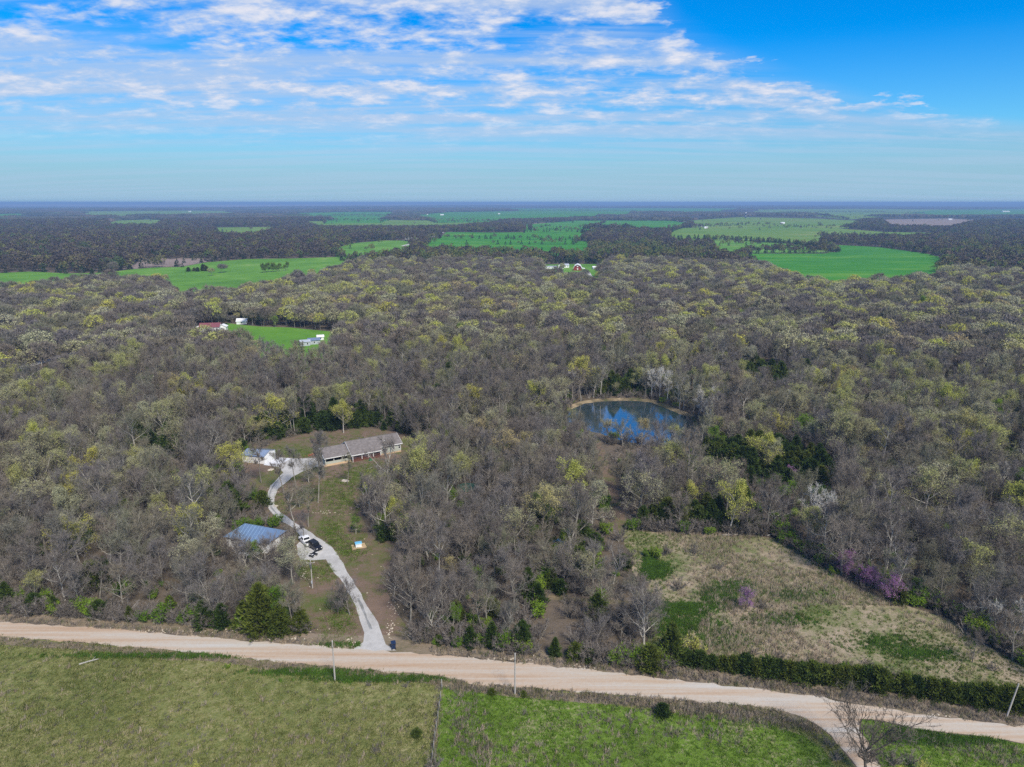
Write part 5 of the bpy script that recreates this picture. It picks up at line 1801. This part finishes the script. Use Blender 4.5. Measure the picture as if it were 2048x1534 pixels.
    o = MB().box(-.45, .45, -.3, .3, 0, .28).box(-.35, .1, -.2, .2, .28, .75).tube((.5, -.35, .2), (.5, .35, .2), .2, .2, 8).tube((-.35, -.33, .14), (-.35, .33, .14), .14, .14, 8).build('toy_tractor', 'green_plastic', None, (*P(741, 921), 0), (0, 0, .6))
    tag(o, 'small green garden tractor beside the porch steps', 'tractor')


def rake(x0, x1, y0, ym, y1, zf, w):
    prof = [(y0, zf(y0) + .02), (ym, zf(ym) + .02), (y1, zf(y1) + .02), (y1, zf(y1) - w), (ym, zf(ym) - w), (y0, zf(y0) - w)]
    v = [(x0, a, z) for a, z in prof] + [(x1, a, z) for a, z in prof]
    f = [(0, 1, 4, 5), (1, 2, 3, 4), (11, 10, 7, 6), (10, 9, 8, 7)] + [(i, 6 + i, 6 + (i + 1) % 6, (i + 1) % 6) for i in range(6)]
    return v, f


long_house()


def garage():
    c = P(529, 928)
    o = empty('garage', (*c, 0), R(-13))       # x: toward the right-hand gable end is 0, body runs to -x; y: along the gable wall
    tag(o, 'white metal garage with blue grey metal roof beside the parking pad', 'garage')
    L, Wd, h, rz = 8.2, 7.0, 2.75, 3.7
    sl = (rz - h) / (Wd / 2)
    zf = lambda y: rz - sl * abs(y - Wd / 2)
    MB().prism([(0, 0), (Wd, 0), (Wd, h - .06), (Wd / 2, rz - .06), (0, h - .06)], -L, 0, 'x').build('wall', 'metal_white', o)
    r = MB().slab([(-L - .25, -.25, zf(-.25)), (.2, -.25, zf(-.25)), (.2, Wd / 2, rz), (-L - .25, Wd / 2, rz)], .06)
    r.slab([(-L - .25, Wd / 2, rz), (.2, Wd / 2, rz), (.2, Wd + .25, zf(Wd + .25)), (-L - .25, Wd + .25, zf(Wd + .25))], .06)
    roof = r.build('roof', 'metal_roof', o)
    for k in range(9):
        xx = -L + .2 + k * .98
        MB().slab([(xx, -.25, zf(-.25) + .03), (xx + .05, -.25, zf(-.25) + .03), (xx + .05, Wd / 2, rz + .03), (xx, Wd / 2, rz + .03)], .027).build('roof_rib', 'metal_roof', roof)
    MB().box(-L - .25, .2, -.30, -.252, zf(-.25) - .16, zf(-.25)).build('gutter', 'tarp_blue', roof)
    d = MB().box(.003, .06, .7, 4.6, .03, 2.4).build('garage_door', 'white_paint', o)
    for k in range(4):
        MB().box(.062, .09, .75, 4.55, .10 + k * .58, .62 + k * .58).build('door_panel', 'white_paint', d)
    e = MB().box(.003, .05, 5.3, 6.2, .03, 2.1).build('side_door', 'siding', o)
    MB().tube((.05, 5.42, 1.05), (.11, 5.42, 1.05), .04).build('handle', 'steel', e)
    s = MB().slab([(.1, -.9, .05), (5.2, -1.2, .05), (6.0, 6.9, .05), (.1, 7.0, .05)], .045).build('concrete_apron', 'concrete', None, (*c, 0), (0, 0, R(-13)))
    tag(s, kind='structure')


garage()


def blue_house():
    a = Vector((*P(446, 1073, 2.8), 0))
    o = empty('hip_roof_house', (a.x, a.y, 0), R(-19))
    tag(o, 'white house with blue grey metal hip roof among trees by the driveway', 'house')
    L, D, h, rz = 13.2, 8.2, 2.75, 5.1
    MB().box(.5, L - .5, .5, D - .5, 0, h - .1).build('wall', 'white_paint', o)
    u0, u1 = 3.6, L - 3.6
    r = MB()
    r.add([(0, 0, h), (L, 0, h), (L, D, h), (0, D, h), (u0, D / 2, rz), (u1, D / 2, rz)], [(0, 1, 5, 4), (1, 2, 5), (2, 3, 4, 5), (3, 0, 4), (3, 2, 1, 0)])
    roof = r.build('roof', 'metal_roof_sky_tint', o)
    for k in range(1, 13):
        x = k * L / 13
        t = min(1, x / u0, (L - x) / (L - u1))
        MB().tube((x, 0, h + .02), (x, D / 2 * t, h + (rz - h) * t + .02), .03, .03, 4).build('roof_rib', 'metal_roof_sky_tint', roof)
    MB().tube((u0, D / 2, rz + .02), (u1, D / 2, rz + .02), .07, .07, 6).build('ridge_cap', 'metal_roof_sky_tint', roof)
    for x in (2.0, 5.0, 9.6):
        window(o, x, x + 1.0, 1.0, 2.1, .5)
    d = MB().box(7.4, 8.4, .42, .497, .1, 2.2).build('door', 'wood_red', o)
    MB().tube((8.25, .36, 1.1), (8.25, .42, 1.1), .04).build('handle', 'steel', d)
    MB().box(6.2, 11.0, -2.2, .497, .0, .25).build('porch_floor', 'concrete', o)
    for x in (6.3, 8.6, 10.9):
        MB().box(x - .06, x + .06, -2.15, -2.03, .253, h - .25).build('porch_post', 'white_paint', o)
    MB().slab([(6.0, -2.4, h - .22), (11.2, -2.4, h - .22), (11.2, .49, h - .02), (6.0, .49, h - .02)], .1).build('porch_roof', 'metal_roof_sky_tint', o)


blue_house()


def farm_building(px, py, w, d, h, rz_, ang, wall, roof, name, label, cat, wins=2, ridge='x', dy=0.0):
    x, y = P(px, py)
    z = float(terr(x, y))
    o = empty(name, (x, y, z), R(ang))
    tag(o, label, cat)
    W2, D2 = w / 2, d / 2
    if ridge == 'x':
        MB().prism([(-D2, -.5), (D2, -.5), (D2, h), (0, h + rz_), (-D2, h)], -W2, W2, 'x').build('wall', wall, o)
        r = MB().slab([(-W2 - .4, -D2 - .4, h + .06 - rz_ * .4 / D2), (W2 + .4, -D2 - .4, h + .06 - rz_ * .4 / D2), (W2 + .4, 0, h + rz_ + .1), (-W2 - .4, 0, h + rz_ + .1)], .09)
        r.slab([(-W2 - .4, 0, h + rz_ + .1), (W2 + .4, 0, h + rz_ + .1), (W2 + .4, D2 + .4, h + .06 - rz_ * .4 / D2), (-W2 - .4, D2 + .4, h + .06 - rz_ * .4 / D2)], .09)
    else:
        MB().prism([(-W2, -.5), (W2, -.5), (W2, h), (0, h + rz_), (-W2, h)], -D2, D2).build('wall', wall, o)
        r = MB().slab([(-W2 - .4, -D2 - .4, h + .06 - rz_ * .4 / W2), (0, -D2 - .4, h + rz_ + .1), (0, D2 + .4, h + rz_ + .1), (-W2 - .4, D2 + .4, h + .06 - rz_ * .4 / W2)], .09)
        r.slab([(0, -D2 - .4, h + rz_ + .1), (W2 + .4, -D2 - .4, h + .06 - rz_ * .4 / W2), (W2 + .4, D2 + .4, h + .06 - rz_ * .4 / W2), (0, D2 + .4, h + rz_ + .1)], .09)
    r.build('roof', roof, o)
    for k in range(wins):
        xx = -W2 + w * (k + .5) / wins
        wo = MB().box(xx - .55, xx + .55, -D2 - .1, -D2 - .003, h * .3, h * .78).build('window', 'white_paint', o)
        MB().box(xx - .42, xx + .42, -D2 - .13, -D2 - .102, h * .35, h * .73).build('pane', 'glass_dark', wo)
    return o


farm_building(422, 662, 13, 8, 3.4, 2.2, 8, 'white_paint', 'red_roof', 'farmhouse', 'white farmhouse with dark red roof left of the small meadow', 'house', 4)
farm_building(402, 661, 5, 5, 2.4, .8, 8, 'white_paint', 'metal_white', 'shed', 'small white lean-to shed left of the red roofed farmhouse', 'shed', 1)
farm_building(446, 660, 5.5, 5, 2.8, 1.2, 8, 'white_paint', 'metal_white', 'annex', 'white gabled annex right of the red roofed farmhouse', 'annex', 1, 'y')
farm_building(485, 647, 7, 7, 2.2, 1.6, 10, 'metal_white', 'metal_white', 'shed', 'white shed at the back of the small meadow', 'shed', 1)
farm_building(610, 690, 6, 6, 2.6, .7, 18, 'grey_metal', 'grey_metal', 'shed', 'grey metal shed below the small meadow, left part', 'shed', 2)
farm_building(628, 687, 7, 6, 2.6, 1.0, 22, 'grey_metal', 'metal_roof', 'shed', 'grey metal shed below the small meadow, right part with the paler roof', 'shed', 1)
farm_building(641, 679, 4, 4, 2.2, .8, 18, 'white_paint', 'metal_white', 'shed', 'tiny white shed at the right end of the grey sheds', 'shed', 1)


def red_barn():
    x, y = P(1155, 541)
    o = empty('barn', (x, y, float(terr(x, y))), R(-6))
    tag(o, 'red gambrel barn with white roof edge in the far clearing', 'barn')
    prof = [(-5.2, -.5), (5.2, -.5), (5.2, 3.6), (3.9, 6.4), (0, 8.2), (-3.9, 6.4), (-5.2, 3.6)]
    MB().prism(prof, 0, 12).build('wall', 'red_paint', o)
    r = MB()
    for a, b in (((5.6, 3.1), (3.95, 6.55)), ((3.95, 6.55), (0, 8.4)), ((0, 8.4), (-3.95, 6.55)), ((-3.95, 6.55), (-5.6, 3.1))):
        r.slab([(a[0], -.7, a[1]), (a[0], 12.5, a[1]), (b[0], 12.5, b[1]), (b[0], -.7, b[1])], .25)
    roof = r.build('roof', 'metal_white', o)
    t = MB()
    for a, b in (((5.6, 3.1), (3.95, 6.55)), ((3.95, 6.55), (0, 8.4)), ((0, 8.4), (-3.95, 6.55)), ((-3.95, 6.55), (-5.6, 3.1))):
        t.slab([(a[0], -.85, a[1]), (a[0], -.702, a[1]), (b[0], -.702, b[1]), (b[0], -.85, b[1])], .8)
    t.build('trim', 'white_paint', roof)
    for z0, z1 in ((4.4, 5.8), (1.0, 2.8)):
        w = MB().box(-.8, .8, -.12, -.003, z0, z1).build('window', 'white_paint', o)
        MB().box(-.55, .55, -.16, -.122, z0 + .25, z1 - .25).build('pane', 'white_paint', w)
    MB().slab([(5.65, 1, 3.0), (9.5, 1, 2.2), (9.5, 11, 2.2), (5.65, 11, 3.0)], .15).build('lean_to_roof', 'metal_white', o)
    for yy in (1.2, 6, 10.6):
        MB().box(9.2, 9.4, yy, yy + .2, -.5, 2.1).build('lean_to_post', 'wood_grey', o)


red_barn()
farm_building(1101, 537, 16, 5, 2.8, .6, 2, 'metal_white', 'grey_metal', 'mobile_home', 'pale grey mobile home left of the red barn', 'house', 4)
farm_building(1122, 537, 7, 8, 4.5, 2.0, -8, 'white_paint', 'metal_white', 'farmhouse', 'white farmhouse just left of the red barn', 'house', 2, 'y')
farm_building(1132, 535, 7, 6, 3.6, 1.6, 10, 'white_paint', 'grey_metal', 'farmhouse', 'white house between farmhouse and red barn', 'house', 2)
farm_building(1190, 538, 7, 6, 2.6, 1.2, 5, 'grey_metal', 'metal_white', 'shed', 'small pale shed right of the red barn', 'shed', 1)
farm_building(818, 480, 16, 9, 4.0, 2.2, 0, 'white_paint', 'metal_white', 'farmhouse', 'white farmhouse left of the far straight road', 'house', 4)
farm_building(834, 480, 10, 8, 3.2, 1.6, 0, 'white_paint', 'grey_metal', 'shed', 'white shed between far farmhouse and straight road', 'shed', 2)
farm_building(2044, 562, 9, 8, 3.2, 1.8, 10, 'metal_white', 'metal_white', 'shed', 'white shed cut by the right edge above the woods', 'shed', 1)
for i, (a, b, w, lab) in enumerate([(884, 430.5, 60, 'long white farm building on the far plain, left of centre'), (855, 430, 20, 'tiny white building left of the long farm building'), (998, 428.5, 34, 'tiny white house in the middle of the far plain'), (1333, 441, 30, 'small white house at the end of the far farm road'), (1355, 442.5, 22, 'tiny white shed right of the house on the farm road'),
                                    (1529, 429.5, 60, 'white barn with bright roof on the far right plain'), (1558, 429, 50, 'second white barn on the far right plain'), (1508, 429.5, 36, 'pale building left of the two far white barns'), (1900, 440, 40, 'pale barn by the far brown field'), (1765, 446, 46, 'long pale shed left of the far brown field'),
                                    (1992, 458, 26, 'far house with white walls at the right edge of the plain'), (2010, 424, 150, 'long white shed roofs near the right horizon'), (240, 436, 90, 'white rooftops in the far left woods'), (270, 432, 70, 'white rooftops right of the far left group'), (380, 424, 60, 'white speck of a house in the far left distance'),
                                    (318, 463, 22, 'small white house at the left behind brown woods'), (362, 464, 22, 'small pale house right of the one behind the brown woods'), (1412, 457, 30, 'dark roofed farm cluster on the pasture track'), (98, 422, 60, 'white house far off near the left horizon'), (1565, 447.5, 40, 'pale heap shelter on the distant pasture')]):
    farm_building(a, b, w * .42, w * .22, 3.5 + w * .02, 1.8 + w * .012, rnd.uniform(-12, 12), 'white_paint', 'metal_white', 'far_building', lab, 'building', 2)


def water_tower():
    x, y = P(1491, 436)
    z = float(terr(x, y))
    o = empty('water_tower', (x, y, z))
    tag(o, 'slender silo tower with white cap on the far plain', 'tower')
    MB().tube((0, 0, -1), (0, 0, 26), 4.0, 4.0, 12).build('shaft', 'bin_blue', o)
    MB().tube((0, 0, 26), (0, 0, 29), 4.2, 2.0, 12).build('cap', 'white_paint', o)
    MB().tube((0, 0, 10), (0, 0, 12), 4.06, 4.06, 12).build('band', 'white_paint', o)


water_tower()

# ------------------------------------------------------------------ vehicles and street furniture


def vehicle(name, label, cat, px, py, rz, paint, L, Wd, hood, cab, rear, belt, top, pickup=False, spare=False):
    x, y = P(px, py)
    o = empty(name, (x, y, .02), rz)
    tag(o, label, cat)
    w = Wd / 2
    gz = .42
    # body in side view: x forward, lower shell
    prof = [(-L / 2, gz), (L / 2 - .08, gz), (L / 2, gz + .25), (L / 2 - .06, belt - .16), (L / 2 - .35, belt - .05), (cab[1] + .1, belt), (cab[0], belt), (-L / 2 + .05, belt - .02), (-L / 2, belt - .3)]
    if pickup:
        prof = [(-L / 2, gz), (L / 2 - .08, gz), (L / 2, gz + .25), (L / 2 - .06, belt - .16), (L / 2 - .35, belt - .05), (cab[1] + .1, belt), (cab[0], belt), (cab[0] - .02, gz + .35), (-L / 2 + .1, gz + .35), (-L / 2, gz + .3)]
    b = MB().prism(prof, -w, w).build('body', paint, o, bevel=.06)
    if pickup:
        MB().box(-L / 2, cab[0] - .05, -w, -w + .08, gz + .36, belt).build('bed_side', paint, b)
        MB().box(-L / 2, cab[0] - .05, w - .08, w, gz + .36, belt).build('bed_side', paint, b)
        t = MB().box(-L / 2 - .02, -L / 2 + .07, -w + .083, w - .083, gz + .31, belt).build('tailgate', paint, b)
        MB().box(-L / 2 + .15, cab[0] - .1, -w + .12, w - .12, gz + .37, gz + .42).build('bed_liner', 'rubber', b)
    # cabin: tapered
    i = .14
    v = [(cab[0], -w + .03, belt), (cab[1], -w + .03, belt), (cab[1], w - .03, belt), (cab[0], w - .03, belt), (cab[0] + rear, -w + i, top), (cab[1] - hood, -w + i, top), (cab[1] - hood, w - i, top), (cab[0] + rear, w - i, top)]
    MB().add(v, [(4, 5, 6, 7), (0, 1, 5, 4), (1, 2, 6, 5), (2, 3, 7, 6), (3, 0, 4, 7)]).build('cabin', paint, o, bevel=.05)

    def on(q, a, b_, c, d, e):       # pane set just outside a cabin side
        pts = [Vector(v[j]) for j in q]
        nrm = (pts[1] - pts[0]).cross(pts[3] - pts[0]).normalized() * e

        def at(s, t):
            return pts[0].lerp(pts[1], s).lerp(pts[3].lerp(pts[2], s), t) + nrm
        return MB().add([at(a, c), at(b_, c), at(b_, d), at(a, d)], [(0, 1, 2, 3)])
    on((1, 2, 6, 5), .06, .94, .12, .92, .012).build('windscreen', 'glass_dark', o)
    on((3, 0, 4, 7), .08, .92, .15, .88, .012).build('rear_window', 'glass_dark', o)
    for q in ((0, 1, 5, 4), (2, 3, 7, 6)):
        on(q, .08, .46, .14, .86, .012).build('side_window', 'glass_dark', o)
        on(q, .52, .92, .14, .86, .012).build('side_window', 'glass_dark', o)
    for fx in (-L * .30, L * .31):
        for sy in (-1, 1):
            wh = MB().tube((fx, sy * (w - .22), .38), (fx, sy * (w + .02), .38), .38, .38, 14).build('wheel', 'rubber', o)
            MB().tube((fx, sy * (w + .021), .38), (fx, sy * (w + .04), .38), .22, .2, 10).build('rim', 'steel', wh)
    for sy in (-1, 1):
        MB().box(L / 2 - .03, L / 2 + .02, sy * (w - .3) - .14, sy * (w - .3) + .14, belt - .38, belt - .2).build('headlight', 'lamp_glass', o)
        MB().box(-L / 2 - .035, -L / 2 - .003, sy * (w - .12) - .08, sy * (w - .12) + .08, belt - .42, belt - .12).build('tail_light', 'lamp_red', o)
        MB().box(cab[1] - .5, cab[1] - .34, sy * (w + .1) - .08, sy * (w + .1) + .08, belt + .03, belt + .2).build('mirror', 'rubber', o)
    MB().box(L / 2 + .003, L / 2 + .12, -w + .05, w - .05, gz + .02, gz + .2).build('bumper', 'rubber', o)
    if spare:
        MB().tube((-L / 2 - .24, 0, 1.0), (-L / 2 - .01, 0, 1.0), .38, .38, 14).build('spare_wheel', 'rubber', o)
    return o


vehicle('pickup_truck', 'white pickup truck parked on the gravel beside the driveway', 'pickup', 612, 1086, R(128), 'car_white', 5.5, 1.95, .75, (-.75, 1.35), .18, 1.12, 1.86, pickup=True)
vehicle('off_road_car', 'black boxy off-road car parked behind the white pickup', 'car', 630.5, 1097, R(-45), 'car_black', 4.2, 1.85, .3, (-2.0, .75), .12, 1.12, 1.88, spare=True)


def quad_bike():
    x, y = P(627, 1112)
    o = empty('quad_bike', (x, y, .02), R(-120))
    tag(o, 'dark quad bike with white panels parked beside the black car', 'quad bike')
    MB().prism([(-.85, .45), (.85, .45), (.9, .75), (.4, .9), (.1, .8), (-.5, .88), (-.9, .75)], -.28, .28).build('body', 'car_black', o, bevel=.04)
    MB().prism([(-.55, .9), (.05, .84), (.02, .98), (-.5, 1.02)], -.18, .18).build('seat', 'rubber', o)
    for fx, f2 in ((.5, 1.0), (-1.0, -.4)):
        MB().box(fx, f2, -.55, .55, .78, .84).build('fender', 'car_white', o)
    for fx in (-.65, .65):
        for sy in (-1, 1):
            w = MB().tube((fx, sy * .34, .3), (fx, sy * .60, .3), .3, .3, 10).build('wheel', 'rubber', o)
            MB().tube((fx, sy * .601, .3), (fx, sy * .62, .3), .14, .13, 8).build('rim', 'steel', w)
    MB().tube((.3, 0, .85), (.2, 0, 1.15), .04).tube((.2, -.38, 1.17), (.2, .38, 1.17), .03).build('handlebar', 'steel', o)
    for fx in (.55, -.95):
        MB().box(fx, fx + .4, -.4, .4, .90, .93).build('rack', 'rubber', o)


quad_bike()


def utility_pole(px, py, h, label, lean=0.0, arm=True, transformer=False):
    x, y = P(px, py)
    o = empty('utility_pole', (x, y, float(terr(x, y))))
    o.rotation_euler = (0, lean, rnd.uniform(-.15, .15))
    tag(o, label, 'pole')
    MB().tube((0, 0, -.4), (0, 0, h), .16, .11, 9).build('shaft', 'pole_wood', o)
    if arm:
        MB().tube((0, 0, h), (0, 0, h + .22), .05, .03, 6).build('insulator', 'lamp_glass', o)
        MB().box(-.05, .05, -.16, -.11, h - 1.4, h - 1.1).build('bracket', 'steel', o)
    if transformer:
        MB().tube((.0, -.40, h - 1.5), (.0, -.40, h - .6), .24, .24, 12).build('transformer', 'steel', o)
        MB().tube((-.9, 0, h - .5), (.9, 0, h - .5), .06).build('cross_arm', 'pole_wood', o)
        for q in (-.8, .8):
            MB().tube((q, 0, h - .44), (q, 0, h - .22), .05, .03).build('insulator', 'lamp_glass', o)
        MB().box(-.14, .14, -.34, -.16, 1.3, 1.9).build('meter_box', 'grey_metal', o)
    return (x, y, float(terr(x, y)) + h)


p1 = utility_pole(1030, 1388, 8.2, 'bare wooden utility pole standing right of the fence corner, mid road')
p2 = utility_pole(670, 1361, 8.2, 'wooden utility pole on the bank opposite the driveway mouth')
p3 = utility_pole(625, 1176, 6.8, 'utility pole with transformer beside the lower driveway', transformer=True)
p4 = utility_pole(2013, 1434, 6.6, 'short pale leaning utility pole by the hedge end', R(9), False)
p5 = utility_pole(40, 712, 9.5, 'pale utility pole standing beside the left lane')


def wire(a, b, sag, label):
    t = MB()
    pts = [Vector(a).lerp(Vector(b), k / 10) - Vector((0, 0, sag * 4 * (k / 10) * (1 - k / 10))) for k in range(11)]
    for q, w in zip(pts[:-1], pts[1:]):
        t.tube(q, w, .012, .012, 4)
    tag(t.build('power_line', 'rubber'), label, 'cable')


wire(p2, p3, .8, 'thin power line from roadside pole to transformer pole')


def small_things():
    # bin
    x, y = P(787, 1297)
    o = empty('trash_bin', (x, y, 0), R(200))
    tag(o, 'dark blue wheeled trash bin at the driveway mouth', 'bin')
    b = MB()
    b.add([(-.24, -.26, .1), (.24, -.26, .1), (.24, .26, .1), (-.24, .26, .1), (-.32, -.36, 1.0), (.32, -.36, 1.0), (.32, .36, 1.0), (-.32, .36, 1.0)], [(3, 2, 1, 0), (4, 5, 6, 7), (0, 1, 5, 4), (1, 2, 6, 5), (2, 3, 7, 6), (3, 0, 4, 7)])
    b.build('body', 'bin_blue', o)
    MB().prism([(-.38, 1.003), (.38, 1.003), (.36, 1.1), (0, 1.15), (-.36, 1.1)], -.34, .34, 'x').build('lid', 'bin_blue', o)
    for s in (-1, 1):
        MB().tube((s * .22, .30, .14), (s * .32, .30, .14), .14, .14, 10).build('wheel', 'rubber', o)
    MB().tube((-.3, .44, .98), (.3, .44, .98), .03).build('handle', 'rubber', o)
    o.scale = (1.35, 1.35, 1.35)
    # well head
    x, y = P(717, 1093)
    o = empty('well_box', (x, y, 0), R(20))
    tag(o, 'white well box with light blue lid on a concrete pad', 'well')
    MB().slab([(-1.7, -1.4, .08), (1.9, -1.2, .08), (1.7, 1.5, .08), (-1.6, 1.3, .08)], .1).build('pad', 'foundation', o)
    MB().box(-.75, .75, -.6, .6, .083, 1.0).build('box', 'white_paint', o)
    MB().prism([(-.7, 1.003), (.7, 1.003), (.6, 1.14), (-.6, 1.14)], -.85, .85, 'x').build('lid', 'lid_blue', o)
    # tarp
    x, y = P(1118, 1090)
    o = empty('tarp_heap', (x, y, 0), R(15))
    tag(o, 'blue tarp stretched over a heap in the middle woods', 'tarp')
    v, f = [], []
    for j in range(7):
        for i in range(9):
            a, b_ = i / 8 * 2 - 1, j / 6 * 2 - 1
            z = 1.5 * (1 - abs(a) ** 2.2) * (1 - abs(b_) ** 2.4) + .06 * rnd.random() + .02
            v.append((a * 2.6 + .1 * rnd.random(), b_ * 1.7 + .1 * rnd.random(), z))
    for j in range(6):
        for i in range(8):
            f.append((j * 9 + i, j * 9 + i + 1, j * 9 + i + 10, j * 9 + i + 9))
    link('sheet', mesh('sheet', v, f, 'tarp_blue'), o)
    MB().tube((-2.4, -1.9, .12), (2.2, -1.95, .12), .11, .09, 7).build('weight_log', 'wood_grey', o)
    # brick heap right of the pad
    x, y = P(625, 911)
    o = empty('brick_heap', (x, y, 0))
    tag(o, 'heap of orange red bricks behind the parking pad', 'bricks')
    me = None
    for k in range(60):
        r_ = abs(rnd.gauss(0, .9))
        a = rnd.uniform(0, 6.28)
        z = max(.05, .6 - r_ * .35) * rnd.random()
        bo = MB().box(-.2, .2, -.1, .1, -.06, .06) if me is None else None
        if bo:
            me = mesh('brick', bo.v, bo.f, 'brick_red')
        link('brick', me, o, (r_ * math.cos(a) * 1.4, r_ * math.sin(a), z + .06), (rnd.uniform(-.4, .4), rnd.uniform(-.4, .4), rnd.uniform(0, 3.1)))
    # fallen logs
    for (a, b_, L, rz, lab) in ((1462, 1071, 4.5, .05, 'pale fallen log at the top edge of the old field'), (1555, 1068, 7.0, .35, 'grey fallen tree trunk at the top right corner of the field'), (178, 1325, 3.2, .5, 'pale fallen branch lying in the olive pasture')):
        q = P(a, b_)
        m = MB()
        m.tube((-L / 2, 0, .16), (L * .1, .12, .2), .17, .13, 7).tube((L * .1, .12, .2), (L / 2, 0, .24), .13, .07, 7).tube((L * .15, .1, .2), (L * .35, .7, .5), .06, .02, 5)
        tag(m.build('fallen_log', 'wood_grey', None, (*q, 0), (0, 0, rz)), lab, 'log')
    # fence between the pastures
    for i in range(9):
        t = i / 8
        q = P(884 - 22 * t, 1376 + 160 * t)
        m = MB().tube((0, 0, -.3), (rnd.uniform(-.06, .06), 0, 1.35), .07, .06, 7)
        po = m.build('fence_post', 'wood_grey', None, (*q, 0))
        if i == 0:
            po.scale = (1.6, 1.6, 1.35)
            tag(po, 'pale corner post at the road end of the pasture fence', 'post')
        else:
            tag(po, 'weathered wooden post in the fence line between the two pastures', 'post', 'posts of the pasture fence')
    a, b_ = P(884, 1376), P(862, 1536)
    for z, nm in ((1.15, 'top'), (.75, 'middle'), (.4, 'lowest')):
        tag(MB().tube((*a, z), (*b_, z), .012, .012, 4).build('fence_wire', 'steel'), '%s wire of the fence between the pastures' % nm, 'wire')


small_things()

# ------------------------------------------------------------------ hazy air over the whole country
def haze():
    m, n = new_mat('haze_air')
    v = n.new('ShaderNodeVolumePrincipled')
    v.inputs['Color'].default_value = (0.34, 0.55, 0.88, 1)
    v.inputs['Density'].default_value = 0.00012
    v.inputs['Anisotropy'].default_value = 0.0
    o = n.new('ShaderNodeOutputMaterial')
    n.put(o.inputs['Volume'], v.outputs[0])
    b = MB().box(-76000, 76000, -76000, 76000, -60, 96)
    tag(b.build('haze', 'haze_air'), 'blue haze in the air over the plain', kind='stuff')


haze()
